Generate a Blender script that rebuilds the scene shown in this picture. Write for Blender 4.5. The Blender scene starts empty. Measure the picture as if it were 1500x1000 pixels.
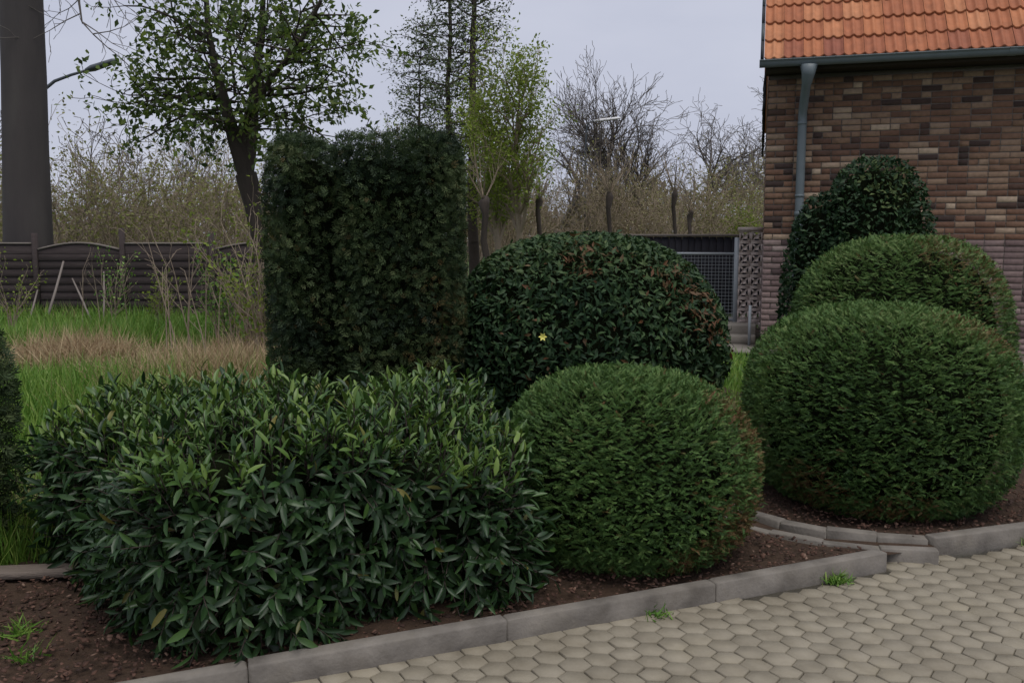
import bpy, math
import numpy as np
from mathutils import Vector

# ------------------------------------------------------------------ camera, sky, sun, exposure
scene = bpy.context.scene
col = scene.collection
FPX, PITCH, CAMH = 1300.0, math.radians(6.6), 1.6
cam = bpy.data.cameras.new('camera')
cam.sensor_width = 36.0
cam.lens = 36.0 * FPX / 1500.0
cam.clip_start, cam.clip_end = 0.05, 2000
camo = bpy.data.objects.new('camera', cam)
col.objects.link(camo)
camo.location = (0, 0, CAMH)
camo.rotation_euler = (math.radians(90) - PITCH, 0, 0)
scene.camera = camo

SUN_EL, SUN_AZ = math.radians(70), math.radians(150)      # azimuth from +Y towards +X
world = bpy.data.worlds.new('World')
scene.world = world
world.use_nodes = True
nt = world.node_tree
nt.nodes.clear()
wo = nt.nodes.new('ShaderNodeOutputWorld')
bg = nt.nodes.new('ShaderNodeBackground')
sky = nt.nodes.new('ShaderNodeTexSky')
sky.sky_type = 'NISHITA'
sky.sun_disc = False
sky.sun_elevation = SUN_EL
sky.sun_rotation = SUN_AZ
sky.dust_density = 3.0
hs = nt.nodes.new('ShaderNodeHueSaturation')
hs.inputs['Saturation'].default_value = 0.45
nt.links.new(sky.outputs[0], hs.inputs['Color'])
tc = nt.nodes.new('ShaderNodeTexCoord')
mp = nt.nodes.new('ShaderNodeMapping')
mp.inputs['Scale'].default_value = (1.6, 1.6, 4.5)
nz = nt.nodes.new('ShaderNodeTexNoise')
nz.inputs['Scale'].default_value = 1.4
nz.inputs['Detail'].default_value = 5
nt.links.new(tc.outputs['Generated'], mp.inputs['Vector'])
nt.links.new(mp.outputs[0], nz.inputs['Vector'])
cr = nt.nodes.new('ShaderNodeValToRGB')
cr.color_ramp.elements[0].position = 0.3
cr.color_ramp.elements[0].color = (3.35, 3.58, 4.5, 1)
cr.color_ramp.elements[1].position = 0.75
cr.color_ramp.elements[1].color = (4.45, 4.6, 5.4, 1)
nt.links.new(nz.outputs['Fac'], cr.inputs['Fac'])
mx = nt.nodes.new('ShaderNodeMix')
mx.data_type = 'RGBA'
mx.inputs[0].default_value = 0.9
nt.links.new(hs.outputs[0], mx.inputs[6])
nt.links.new(cr.outputs[0], mx.inputs[7])
nt.links.new(mx.outputs[2], bg.inputs['Color'])
bg.inputs['Strength'].default_value = 0.1
nt.links.new(bg.outputs[0], wo.inputs['Surface'])

sun = bpy.data.lights.new('sun', 'SUN')
sun.energy = 1.5
sun.angle = math.radians(40)
sun.color = (1.0, 0.96, 0.9)
suno = bpy.data.objects.new('sun', sun)
col.objects.link(suno)
sd = Vector((math.sin(SUN_AZ) * math.cos(SUN_EL), math.cos(SUN_AZ) * math.cos(SUN_EL), math.sin(SUN_EL)))
suno.rotation_euler = sd.to_track_quat('Z', 'Y').to_euler()
suno.location = (0, 0, 30)

scene.view_settings.view_transform = 'Standard'
scene.view_settings.look = 'None'
scene.view_settings.exposure = 0.5
scene.view_settings.gamma = 1.0
scene.view_settings.use_curve_mapping = False

# ------------------------------------------------------------------ helpers
rng = np.random.default_rng(7)
SP, CP = math.sin(PITCH), math.cos(PITCH)


def at(x, y, Y):
    """world point at depth Y seen at photo pixel (x, y); used only to survey positions"""
    v = (500 - y) / FPX
    t = Y / (CP + v * SP)
    return np.array([(x - 750) / FPX * t, Y, CAMH + t * (-SP + v * CP)])


def nrm(a):
    a = np.asarray(a, float)
    return a / np.maximum(np.linalg.norm(a, axis=-1, keepdims=True), 1e-9)


def tag(o, label=None, cat=None, group=None, kind=None):
    if label: o['label'] = label
    if cat: o['category'] = cat
    if group: o['group'] = group
    if kind: o['kind'] = kind
    return o


def empty(name, loc, rz=0.0):
    o = bpy.data.objects.new(name, None)
    o.empty_display_size = 0.1
    o.location = tuple(float(c) for c in loc)
    o.rotation_euler = (0, 0, rz)
    col.objects.link(o)
    return o


def mesh_np(name, V, F, mat=None, attrs=None, smooth=False):
    """V (n,3); F list of int arrays, each (m,k)"""
    if not isinstance(F, (list, tuple)): F = [F]
    F = [np.asarray(f, np.int32) for f in F if len(f)]
    m = bpy.data.meshes.new(name)
    V = np.ascontiguousarray(V, np.float32)
    m.vertices.add(len(V))
    m.vertices.foreach_set('co', V.ravel())
    loops = np.concatenate([f.ravel() for f in F])
    sizes = np.concatenate([np.full(len(f), f.shape[1], np.int32) for f in F])
    starts = np.concatenate([[0], np.cumsum(sizes)[:-1]]).astype(np.int32)
    m.loops.add(len(loops))
    m.loops.foreach_set('vertex_index', loops)
    m.polygons.add(len(sizes))
    m.polygons.foreach_set('loop_start', starts)
    m.polygons.foreach_set('loop_total', sizes)
    if smooth:
        m.polygons.foreach_set('use_smooth', np.ones(len(sizes), bool))
    m.update(calc_edges=True)
    for k, a in (attrs or {}).items():
        at_ = m.attributes.new(k, 'FLOAT', 'POINT')
        at_.data.foreach_set('value', np.ascontiguousarray(a, np.float32))
    if mat: m.materials.append(mat)
    return m


def wmat(o):
    from mathutils import Matrix
    m = Matrix.Translation(o.location) @ o.rotation_euler.to_matrix().to_4x4()
    if o.parent is not None: m = wmat(o.parent) @ o.matrix_parent_inverse @ m
    return m


def link(name, me, parent=None, loc=None, world_space=True):
    o = bpy.data.objects.new(name, me)
    col.objects.link(o)
    if parent is not None:
        o.parent = parent
        if world_space: o.matrix_parent_inverse = wmat(parent).inverted()      # mesh is in world coordinates
    if loc is not None: o.location = loc
    return o


def box_vf(c, s, rz=0.0):
    """box: centre c, full sizes s, yaw rz"""
    x, y, z = np.array(s) / 2.0
    v = np.array([[-x, -y, -z], [x, -y, -z], [x, y, -z], [-x, y, -z], [-x, -y, z], [x, -y, z], [x, y, z], [-x, y, z]])
    ca, sa = math.cos(rz), math.sin(rz)
    R = np.array([[ca, -sa, 0], [sa, ca, 0], [0, 0, 1]])
    f = np.array([[0, 3, 2, 1], [4, 5, 6, 7], [0, 1, 5, 4], [1, 2, 6, 5], [2, 3, 7, 6], [3, 0, 4, 7]])
    return v @ R.T + np.array(c), f


def bevel_box_vf(c, s, b, rz=0.0):
    """box with chamfered top and side edges (cheap): stacked rings"""
    x, y, z = np.array(s) / 2.0
    def ring(ix, zz, k):
        a, d = x - ix, y - ix
        return [(-a + k, -d, zz), (a - k, -d, zz), (a, -d + k, zz), (a, d - k, zz), (a - k, d, zz), (-a + k, d, zz), (-a, d - k, zz), (-a, -d + k, zz)]
    v = np.array(ring(b, -z, b) + ring(0, -z + b, b) + ring(0, z - b, b) + ring(b, z, b))
    q = []
    for r in range(3):
        for i in range(8):
            j = (i + 1) % 8
            q.append([r * 8 + i, r * 8 + j, r * 8 + 8 + j, r * 8 + 8 + i])
    caps = np.array([[7, 6, 5, 4, 3, 2, 1, 0], [24, 25, 26, 27, 28, 29, 30, 31]])
    ca, sa = math.cos(rz), math.sin(rz)
    R = np.array([[ca, -sa, 0], [sa, ca, 0], [0, 0, 1]])
    return v @ R.T + np.array(c), [np.array(q), caps]


class Coll:
    """collects pieces into one mesh"""
    def __init__(self):
        self.V, self.F, self.A, self.n = [], [], {}, 0

    def add(self, v, f, **attrs):
        v = np.asarray(v, float)
        fs = f if isinstance(f, (list, tuple)) else [f]
        for g in fs: self.F.append(np.asarray(g) + self.n)
        self.V.append(v)
        for k, a in attrs.items():
            self.A.setdefault(k, []).append(np.broadcast_to(np.asarray(a, float), (len(v),)))
        self.n += len(v)
        return self

    def mesh(self, name, mat, smooth=False):
        by = {}
        for f in self.F: by.setdefault(f.shape[1], []).append(f)
        return mesh_np(name, np.concatenate(self.V), [np.concatenate(b) for b in by.values()], mat,
                       {k: np.concatenate(a) for k, a in self.A.items()}, smooth)


def tube_vf(pts, rad, n=8, cap=True):
    pts = np.asarray(pts, float)
    k = len(pts)
    rad = np.broadcast_to(np.asarray(rad, float), (k,))
    d = nrm(np.gradient(pts, axis=0))
    ref = np.array([0, 0, 1.0]) if abs(d[0][2]) < 0.9 else np.array([1.0, 0, 0])
    V = []
    for i in range(k):
        s = nrm(np.cross(d[i], ref)); u = np.cross(s, d[i])
        a = np.arange(n) * 2 * math.pi / n
        V.append(pts[i] + rad[i] * (np.cos(a)[:, None] * s + np.sin(a)[:, None] * u))
    V = np.concatenate(V)
    i = np.arange(n); j = (i + 1) % n
    F = [np.concatenate([np.stack([r * n + i, r * n + j, r * n + n + j, r * n + n + i], 1) for r in range(k - 1)])]
    if cap: F.append(np.array([list(range(n))[::-1], [(k - 1) * n + q for q in range(n)]]))
    return V, F


def segs_vf(S, n=3):
    """S (m,8): p0,p1,r0,r1 -> tubes"""
    S = np.asarray(S, float)
    p0, p1, r0, r1 = S[:, :3], S[:, 3:6], S[:, 6:7], S[:, 7:8]
    d = nrm(p1 - p0)
    ref = np.where(np.abs(d[:, 2:3]) < 0.9, np.array([[0, 0, 1.0]]), np.array([[1.0, 0, 0]]))
    s = nrm(np.cross(d, ref)); u = np.cross(s, d)
    V = np.zeros((len(S), 2 * n, 3))
    for i in range(n):
        a = 2 * math.pi * i / n
        o = math.cos(a) * s + math.sin(a) * u
        V[:, i] = p0 + o * r0
        V[:, n + i] = p1 + o * r1
    i = np.arange(n); j = (i + 1) % n
    q = np.stack([i, j, n + j, n + i], 1)
    F = (q[None] + (np.arange(len(S)) * 2 * n)[:, None, None]).reshape(-1, 4)
    return V.reshape(-1, 3), F


def scatter_vf(tv, tf, pos, axis, up, scale):
    """copies of template (x = side, y = along, z = leaf normal)"""
    a = nrm(axis)
    s = nrm(np.cross(a, up))
    n = np.cross(s, a)
    sc = np.asarray(scale, float)
    if sc.ndim == 1: sc = sc[:, None, None]
    else: sc = sc[:, None, :]
    L = tv[None] * sc
    V = pos[:, None] + L[..., 0:1] * s[:, None] + L[..., 1:2] * a[:, None] + L[..., 2:3] * n[:, None]
    k = len(tv)
    F = (tf[None] + (np.arange(len(pos)) * k)[:, None, None]).reshape(-1, tf.shape[1])
    return V.reshape(-1, 3), F


def leaf_template(w, fold=0.25, bend=0.15, rows=(0.0, 0.25, 0.6, 1.0), wid=(0.12, 0.85, 0.9, 0.05)):
    v = []
    for t, ww in zip(rows, wid):
        z = -bend * t * t
        v += [(-w / 2 * ww, t, z + fold * w * ww), (0, t, z), (w / 2 * ww, t, z + fold * w * ww)]
    f = []
    for r in range(len(rows) - 1):
        for c in range(2):
            f.append([r * 3 + c, r * 3 + c + 1, r * 3 + 3 + c + 1, r * 3 + 3 + c])
    return np.array(v, float), np.array(f)


QUADLEAF = (np.array([[0, 0, 0], [0.28, 0.45, 0.06], [0, 1, -0.08], [-0.28, 0.45, 0.06]], float), np.array([[0, 1, 2, 3]]))


def sprig_template(nb=9, seed=0, bl=0.55, bw=0.11):
    """a yew sprig: short twig with paired flat needles"""
    r = np.random.default_rng(seed)
    v, f = [], []
    for i in range(nb):
        t = 0.1 + 0.85 * i / (nb - 1)
        side = -1 if i % 2 else 1
        if i == nb - 1: d = np.array([0, 1, 0.05])
        else: d = nrm(np.array([side * r.uniform(0.7, 1.1), r.uniform(0.55, 0.95), r.uniform(-0.25, 0.35)]))
        p = np.array([0, t * 0.75, -0.06 * t * t])
        ln = bl * r.uniform(0.8, 1.15) * (1 - 0.3 * t)
        sd_ = nrm(np.cross(d, [0, 0, 1]))
        b = len(v)
        v += [p, p + d * ln * 0.5 + sd_ * bw / 2, p + d * ln, p + d * ln * 0.5 - sd_ * bw / 2]
        f.append([b, b + 1, b + 2, b + 3])
    return np.array(v), np.array(f)


def strand_template(nb=11, seed=0):
    """a longer drooping yew shoot with forward-pointing needles"""
    r = np.random.default_rng(seed + 50)
    v, f = [], []
    for i in range(nb):
        t = i / (nb - 1)
        side = -1 if i % 2 else 1
        d = nrm(np.array([side * r.uniform(.25, .75) * (1 - .6 * t), 1.0, r.uniform(-.3, .4)]))
        p = np.array([side * .01, t * .72, .10 * math.sin(t * 2.6)])
        ln = .36 * r.uniform(.75, 1.2) * (1 - .25 * t)
        sd_ = nrm(np.cross(d, [0, 0, 1]) + np.array([0, 0, r.uniform(-.5, .5)]))
        b = len(v)
        v += [p, p + d * ln * .5 + sd_ * .038, p + d * ln, p + d * ln * .5 - sd_ * .038]
        f.append([b, b + 1, b + 2, b + 3])
    return np.array(v), np.array(f)


def rand_unit(n, r=rng):
    return nrm(r.normal(size=(n, 3)))


def vnoise(P, f, seed=0):
    """cheap smooth pseudo noise -1..1 from sines"""
    r = np.random.default_rng(seed)
    out = 0
    for i in range(5):
        k = nrm(r.normal(size=3)) * f * r.uniform(0.7, 1.5)
        out = out + np.sin(P @ k + r.uniform(0, 6.28))
    return out / 3.0


# ------------------------------------------------------------------ materials
def new_mat(name):
    m = bpy.data.materials.new(name)
    m.use_nodes = True
    t = m.node_tree
    return m, t, t.nodes['Principled BSDF']


def ramp(t, cols, pos=None):
    n = t.nodes.new('ShaderNodeValToRGB')
    e = n.color_ramp.elements
    pos = pos or [i / (len(cols) - 1) for i in range(len(cols))]
    while len(e) < len(cols): e.new(0.5)
    for i, c in enumerate(cols):
        e[i].position = pos[i]
        e[i].color = (*c, 1)
    return n


def leaf_mat(name, cols, brown=(0.09, 0.045, 0.02), rough=0.5, spec=0.4, trans=0.15):
    m, t, b = new_mat(name)
    a = t.nodes.new('ShaderNodeAttribute'); a.attribute_name = 'tint'
    r = ramp(t, cols)
    t.links.new(a.outputs['Fac'], r.inputs['Fac'])
    a2 = t.nodes.new('ShaderNodeAttribute'); a2.attribute_name = 'brown'
    mix = t.nodes.new('ShaderNodeMix'); mix.data_type = 'RGBA'
    t.links.new(a2.outputs['Fac'], mix.inputs[0])
    t.links.new(r.outputs[0], mix.inputs[6])
    mix.inputs[7].default_value = (*brown, 1)
    t.links.new(mix.outputs[2], b.inputs['Base Color'])
    b.inputs['Roughness'].default_value = rough
    b.inputs['Specular IOR Level'].default_value = spec
    if trans > 0:
        tr = t.nodes.new('ShaderNodeBsdfTranslucent')
        t.links.new(mix.outputs[2], tr.inputs['Color'])
        ms = t.nodes.new('ShaderNodeMixShader'); ms.inputs[0].default_value = trans
        o = t.nodes['Material Output']
        t.links.new(b.outputs[0], ms.inputs[1]); t.links.new(tr.outputs[0], ms.inputs[2])
        t.links.new(ms.outputs[0], o.inputs['Surface'])
    return m


def noise_mat(name, cols, scale=8, detail=8, rough=0.85, bump=0.3, bscale=None, spec=0.3, stretch=(1, 1, 1), pos=None, dist=0.02, coords='Object', attr=None, stain=0):
    m, t, b = new_mat(name)
    tcn = t.nodes.new('ShaderNodeTexCoord')
    mpn = t.nodes.new('ShaderNodeMapping'); mpn.inputs['Scale'].default_value = stretch
    if coords == 'Position': tcn = t.nodes.new('ShaderNodeNewGeometry')
    t.links.new(tcn.outputs[coords], mpn.inputs['Vector'])
    n = t.nodes.new('ShaderNodeTexNoise')
    n.inputs['Scale'].default_value = scale; n.inputs['Detail'].default_value = detail
    t.links.new(mpn.outputs[0], n.inputs['Vector'])
    r = ramp(t, cols, pos)
    t.links.new(n.outputs['Fac'], r.inputs['Fac'])
    out = r.outputs[0]
    if attr:      # per-piece brightness
        a = t.nodes.new('ShaderNodeAttribute'); a.attribute_name = attr
        mr = t.nodes.new('ShaderNodeMapRange')
        mr.inputs[3].default_value, mr.inputs[4].default_value = 0.93, 1.07
        t.links.new(a.outputs['Fac'], mr.inputs[0])
        mm = t.nodes.new('ShaderNodeMix'); mm.data_type = 'RGBA'; mm.blend_type = 'MULTIPLY'; mm.inputs[0].default_value = 1
        t.links.new(out, mm.inputs[6]); t.links.new(mr.outputs[0], mm.inputs[7])
        out = mm.outputs[2]
    if stain:     # broad dirt stains across the pieces
        ns = t.nodes.new('ShaderNodeTexNoise'); ns.inputs['Scale'].default_value = stain; ns.inputs['Detail'].default_value = 7; ns.inputs['Roughness'].default_value = .7
        t.links.new(mpn.outputs[0], ns.inputs['Vector'])
        rs = ramp(t, [(.72, .70, .66), (1, 1, 1), (1.1, 1.08, 1.0)], [.3, .52, .75])
        t.links.new(ns.outputs['Fac'], rs.inputs['Fac'])
        m2 = t.nodes.new('ShaderNodeMix'); m2.data_type = 'RGBA'; m2.blend_type = 'MULTIPLY'; m2.inputs[0].default_value = 1
        t.links.new(out, m2.inputs[6]); t.links.new(rs.outputs[0], m2.inputs[7])
        out = m2.outputs[2]
    t.links.new(out, b.inputs['Base Color'])
    b.inputs['Roughness'].default_value = rough
    b.inputs['Specular IOR Level'].default_value = spec
    if bump:
        n2 = t.nodes.new('ShaderNodeTexNoise')
        n2.inputs['Scale'].default_value = bscale or scale * 4; n2.inputs['Detail'].default_value = 6
        t.links.new(mpn.outputs[0], n2.inputs['Vector'])
        bp = t.nodes.new('ShaderNodeBump'); bp.inputs['Strength'].default_value = bump; bp.inputs['Distance'].default_value = dist
        t.links.new(n2.outputs['Fac'], bp.inputs['Height'])
        t.links.new(bp.outputs[0], b.inputs['Normal'])
    return m


M = {}
M['yew'] = leaf_mat('yew_leaf', [(.020, .048, .013), (.055, .118, .026), (.104, .176, .044), (.185, .230, .085)], brown=(.13, .062, .026), rough=.6, spec=.25)
M['yew_dark'] = leaf_mat('dark_yew_leaf', [(0.013, 0.026, 0.013), (0.034, 0.058, 0.021), (0.066, 0.094, 0.035), (0.126, 0.142, 0.063)], brown=(.09, .062, .022), rough=.65, spec=.2)
M['laurel'] = leaf_mat('laurel_leaf', [(.011, .030, .010), (.026, .062, .018), (.056, .118, .022), (.130, .200, .034)], brown=(.16, .14, .03), rough=.40, spec=.38, trans=.12)
M['dome'] = leaf_mat('dome_leaf', [(.010, .030, .012), (.024, .056, .020), (.050, .090, .028), (.095, .130, .045)], brown=(.13, .055, .025), rough=.6, spec=.25)
M['tree_leaf'] = leaf_mat('tree_leaf', [(.035, .06, .015), (.07, .115, .025), (.115, .175, .032), (.175, .23, .048)], rough=.55, trans=.45)
M['lime'] = leaf_mat('lime_leaf', [(.12, .17, .02), (.20, .27, .035), (.28, .35, .06)], rough=.6, trans=.5)
M['alder_leaf'] = leaf_mat('alder_leaf', [(.05, .08, .03), (.09, .125, .04), (.14, .175, .06)], trans=.3)
M['thicket_leaf'] = leaf_mat('thicket_leaf', [(.19, .14, .085), (.22, .19, .09), (.23, .225, .075), (.25, .28, .07)], trans=.35)
M['far_leaf'] = leaf_mat('far_leaf', [(.20, .16, .13), (.24, .19, .15), (.24, .21, .14)], trans=.35)
M['grass'] = leaf_mat('grass_blade', [(0.062, 0.138, 0.019), (0.100, 0.225, 0.031), (0.163, 0.300, 0.044), (0.250, 0.350, 0.075)], brown=(.34, .26, .14), rough=.5, trans=.3)
M['straw'] = leaf_mat('straw', [(.24, .15, .085), (.42, .31, .18), (.55, .44, .27)], rough=.7, trans=.2)
M['twig'] = noise_mat('twig_bark', [(.035, .026, .022), (.075, .058, .048)], 20, rough=.9, bump=0)
M['twig_grey'] = noise_mat('grey_twig_bark', [(.10, .088, .080), (.17, .15, .135)], 20, rough=.9, bump=0)
M['twig_brown'] = noise_mat('brown_twig_bark', [(.21, .165, .12), (.33, .265, .19)], 20, rough=.9, bump=0)
M['stalk'] = noise_mat('dry_stalk', [(.20, .15, .11), (.36, .29, .22)], 20, rough=.9, bump=0)
M['bark'] = noise_mat('tree_bark', [(.030, .024, .020), (.075, .06, .05)], 6, rough=.9, bump=.6, stretch=(3, 3, .6))
M['beech'] = noise_mat('beech_bark', [(.035, .032, .032), (.06, .052, .05), (.085, .078, .07)], 1.6, rough=.85, bump=.35, bscale=10, stretch=(1.5, 1.5, .35))
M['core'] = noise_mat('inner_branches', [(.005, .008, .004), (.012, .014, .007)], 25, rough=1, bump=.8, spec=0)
M['soil'] = noise_mat('soil', [(.018, .011, .007), (.048, .029, .018), (.08, .047, .03)], 14, rough=.95, bump=.8, bscale=60)
M['chip'] = leaf_mat('bark_chip', [(.03, .016, .011), (.07, .034, .022), (.12, .062, .042), (.27, .19, .14)], rough=.85, trans=0)
M['meadow'] = noise_mat('meadow_ground', [(.03, .045, .012), (.055, .085, .02), (.10, .085, .04)], 1.8, rough=.95, bump=.6, bscale=20)
M['sand'] = noise_mat('joint_sand', [(.075, .067, .05), (.14, .125, .095)], 30, rough=.95, bump=.4)
M['paver'] = noise_mat('concrete_paver', [(.18, .158, .118), (.232, .205, .156), (.275, .245, .19)], 9, rough=.88, bump=.35, bscale=120, dist=.004, attr='tint', pos=[.25, .5, .8], coords='Position', stain=1.3)
M['kerb'] = noise_mat('kerb_concrete', [(0.099, 0.088, 0.077), (0.165, 0.149, 0.130), (0.231, 0.209, 0.182)], 7, rough=.9, bump=.5, bscale=70, dist=.006, pos=[.25, .5, .8], stain=2.2)
M['path'] = noise_mat('path_concrete', [(.17, .15, .125), (.26, .235, .2)], 4, rough=.9, bump=.3, bscale=50)
M['mortar'] = noise_mat('mortar', [(0.120, 0.102, 0.090), (0.204, 0.180, 0.156)], 30, rough=.95, bump=.4)
M['zinc'] = noise_mat('zinc', [(.095, .12, .13), (.16, .19, .205)], 5, rough=.5, bump=.05, spec=.5)
M['zinc_dark'] = noise_mat('dark_zinc', [(.045, .055, .06), (.085, .10, .105)], 5, rough=.55, bump=.05)
M['slate'] = noise_mat('dark_slate', [(.015, .016, .02), (.03, .032, .038)], 10, rough=.7)
M['soffit'] = noise_mat('soffit_wood', [(.03, .022, .018), (.05, .038, .03)], 12, rough=.9)
M['fence'] = noise_mat('fence_wood', [(.028, .021, .021), (.055, .042, .041), (.082, .066, .062)], 6, rough=.9, bump=.4, stretch=(.6, 6, 8))
M['fence_top'] = noise_mat('weathered_rail', [(.15, .125, .11), (.24, .21, .19)], 8, rough=.9, stretch=(.6, 6, 8))
M['dark_board'] = noise_mat('dark_board', [(.012, .012, .018), (.03, .028, .036)], 9, rough=.8, stretch=(8, 8, .6))
M['galv'] = noise_mat('galvanised', [(.22, .24, .26), (.32, .34, .36)], 9, rough=.5, bump=.05)
M['block'] = noise_mat('breeze_block', [(.36, .29, .26), (.50, .42, .385)], 12, rough=.95, bump=.4)
M['lamp_grey'] = noise_mat('lamp_metal', [(.05, .06, .07), (.08, .09, .10)], 9, rough=.5, bump=0)
M['lamp_white'] = noise_mat('lamp_white', [(.6, .6, .6), (.7, .7, .7)], 9, rough=.5, bump=0)
M['plank'] = noise_mat('old_plank', [(.10, .08, .065), (.20, .165, .14)], 6, rough=.9, bump=.5, stretch=(.8, 8, 8))
M['petal'] = noise_mat('yellow_petal', [(.75, .7, .12), (.85, .8, .25)], 9, rough=.6, bump=0)


def brick_mat():
    m, t, b = new_mat('brick')
    a = t.nodes.new('ShaderNodeAttribute'); a.attribute_name = 'tint'
    up = ramp(t, [(0.043, 0.027, 0.023), (0.108, 0.057, 0.039), (0.182, 0.095, 0.059), (0.223, 0.135, 0.084), (0.304, 0.209, 0.142), (0.486, 0.371, 0.263)], [0, .2, .45, .65, .85, 1])
    lo = ramp(t, [(0.083, 0.053, 0.053), (0.158, 0.105, 0.098), (0.225, 0.158, 0.147), (0.255, 0.180, 0.165), (0.300, 0.225, 0.203), (0.390, 0.300, 0.270)], [0, .2, .45, .65, .85, 1])
    t.links.new(a.outputs['Fac'], up.inputs['Fac']); t.links.new(a.outputs['Fac'], lo.inputs['Fac'])
    z = t.nodes.new('ShaderNodeAttribute'); z.attribute_name = 'zone'
    mix = t.nodes.new('ShaderNodeMix'); mix.data_type = 'RGBA'
    t.links.new(z.outputs['Fac'], mix.inputs[0]); t.links.new(up.outputs[0], mix.inputs[6]); t.links.new(lo.outputs[0], mix.inputs[7])
    tcn = t.nodes.new('ShaderNodeNewGeometry')
    n = t.nodes.new('ShaderNodeTexNoise'); n.inputs['Scale'].default_value = 22; n.inputs['Detail'].default_value = 6
    t.links.new(tcn.outputs['Position'], n.inputs['Vector'])
    mr = t.nodes.new('ShaderNodeMapRange'); mr.inputs[3].default_value, mr.inputs[4].default_value = .6, 1.4
    t.links.new(n.outputs['Fac'], mr.inputs[0])
    mm = t.nodes.new('ShaderNodeMix'); mm.data_type = 'RGBA'; mm.blend_type = 'MULTIPLY'; mm.inputs[0].default_value = 1
    t.links.new(mix.outputs[2], mm.inputs[6]); t.links.new(mr.outputs[0], mm.inputs[7])
    t.links.new(mm.outputs[2], b.inputs['Base Color'])
    b.inputs['Roughness'].default_value = .9
    bp = t.nodes.new('ShaderNodeBump'); bp.inputs['Strength'].default_value = .5; bp.inputs['Distance'].default_value = .01
    t.links.new(n.outputs['Fac'], bp.inputs['Height']); t.links.new(bp.outputs[0], b.inputs['Normal'])
    return m


def tile_mat():
    m, t, b = new_mat('clay_tile')
    a = t.nodes.new('ShaderNodeAttribute'); a.attribute_name = 'tint'
    up = ramp(t, [(0.260, 0.083, 0.050), (0.378, 0.130, 0.059), (0.460, 0.171, 0.073), (0.519, 0.224, 0.106)])
    t.links.new(a.outputs['Fac'], up.inputs['Fac'])
    tcn = t.nodes.new('ShaderNodeNewGeometry')
    n = t.nodes.new('ShaderNodeTexNoise'); n.inputs['Scale'].default_value = 9; n.inputs['Detail'].default_value = 8
    t.links.new(tcn.outputs['Position'], n.inputs['Vector'])
    mr = t.nodes.new('ShaderNodeMapRange'); mr.inputs[3].default_value, mr.inputs[4].default_value = .6, 1.3
    t.links.new(n.outputs['Fac'], mr.inputs[0])
    mm = t.nodes.new('ShaderNodeMix'); mm.data_type = 'RGBA'; mm.blend_type = 'MULTIPLY'; mm.inputs[0].default_value = 1
    t.links.new(up.outputs[0], mm.inputs[6]); t.links.new(mr.outputs[0], mm.inputs[7])
    t.links.new(mm.outputs[2], b.inputs['Base Color'])
    b.inputs['Roughness'].default_value = .8
    return m


M['brick'] = brick_mat()
M['tile'] = tile_mat()

# ------------------------------------------------------------------ ground, bed, path, pavement
KA, KB = np.array([-0.789, 3.07]), np.array([1.829, 4.165])      # foot of the straight kerb
KD = (KB - KA) / np.linalg.norm(KB - KA)
KN = np.array([-KD[1], KD[0]])                                    # towards the bed
KRZ = math.atan2(KD[1], KD[0])
BC, BR = np.array([2.16, 5.47]), 1.17                             # round bed


def ground_z(x, y):
    """gently uneven meadow"""
    return 0.05 * np.sin(x * .5 + 1) * np.sin(y * .35) * np.clip((y - 7) / 6, 0, 1)


xs = np.concatenate([np.linspace(-400, -25, 14), np.linspace(-24, 24, 97), np.linspace(25, 400, 14)])
ys = np.concatenate([np.linspace(-40, 2, 12), np.linspace(2.5, 40, 76), np.linspace(44, 600, 24)])
GX, GY = np.meshgrid(xs, ys)
GZ = np.where((GX < 1.5) & (GY > 7) & (GY < 30), ground_z(GX, GY), 0) - 0.03
gv = np.stack([GX.ravel(), GY.ravel(), GZ.ravel()], 1)
nx, ny = len(xs), len(ys)
ii, jj = np.meshgrid(np.arange(nx - 1), np.arange(ny - 1))
b0 = (jj * nx + ii).ravel()
tag(link('ground', mesh_np('ground', gv, np.stack([b0, b0 + 1, b0 + nx + 1, b0 + nx], 1), M['meadow'], smooth=True)), kind='structure')


def poly_sheet(name, pts, z, mat, thick=0.0):
    pts = np.asarray(pts, float)
    n = len(pts)
    V = np.concatenate([np.c_[pts, np.full(n, z)], np.c_[pts, np.full(n, z - max(thick, .02))]])
    F = [np.array([list(range(n))]), np.array([list(range(n, 2 * n))[::-1]]),
         np.array([[i, n + i, n + (i + 1) % n, (i + 1) % n] for i in range(n)])]
    return tag(link(name, mesh_np(name, V, F, mat)), kind='structure')


def kp(s, off=0.0):
    return KA + KD * s + KN * off


# soil bed: uneven sheet behind the kerb
def bed_mesh():
    s = np.linspace(-1.75, 5.2, 90)
    w = np.concatenate([np.linspace(.05, 2.6, 40), np.linspace(2.8, 4.6, 8)])
    S, W = np.meshgrid(s, w)
    P = KA[None, None] + S[..., None] * KD + W[..., None] * KN
    z = .045 + .018 * vnoise(np.stack([P[..., 0], P[..., 1], 0 * P[..., 0]], -1), 7, 3)
    z = np.where((P[..., 0] < -1.5) & (W > 1.65), -.12, z)
    V = np.concatenate([P, z[..., None]], -1).reshape(-1, 3)
    a, b = len(s), len(w)
    i, j = np.meshgrid(np.arange(a - 1), np.arange(b - 1))
    q = (j * a + i).ravel()
    return mesh_np('planting_bed', V, np.stack([q, q + 1, q + a + 1, q + a], 1), M['soil'], smooth=True)


tag(link('planting_bed', bed_mesh()), kind='structure')

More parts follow.
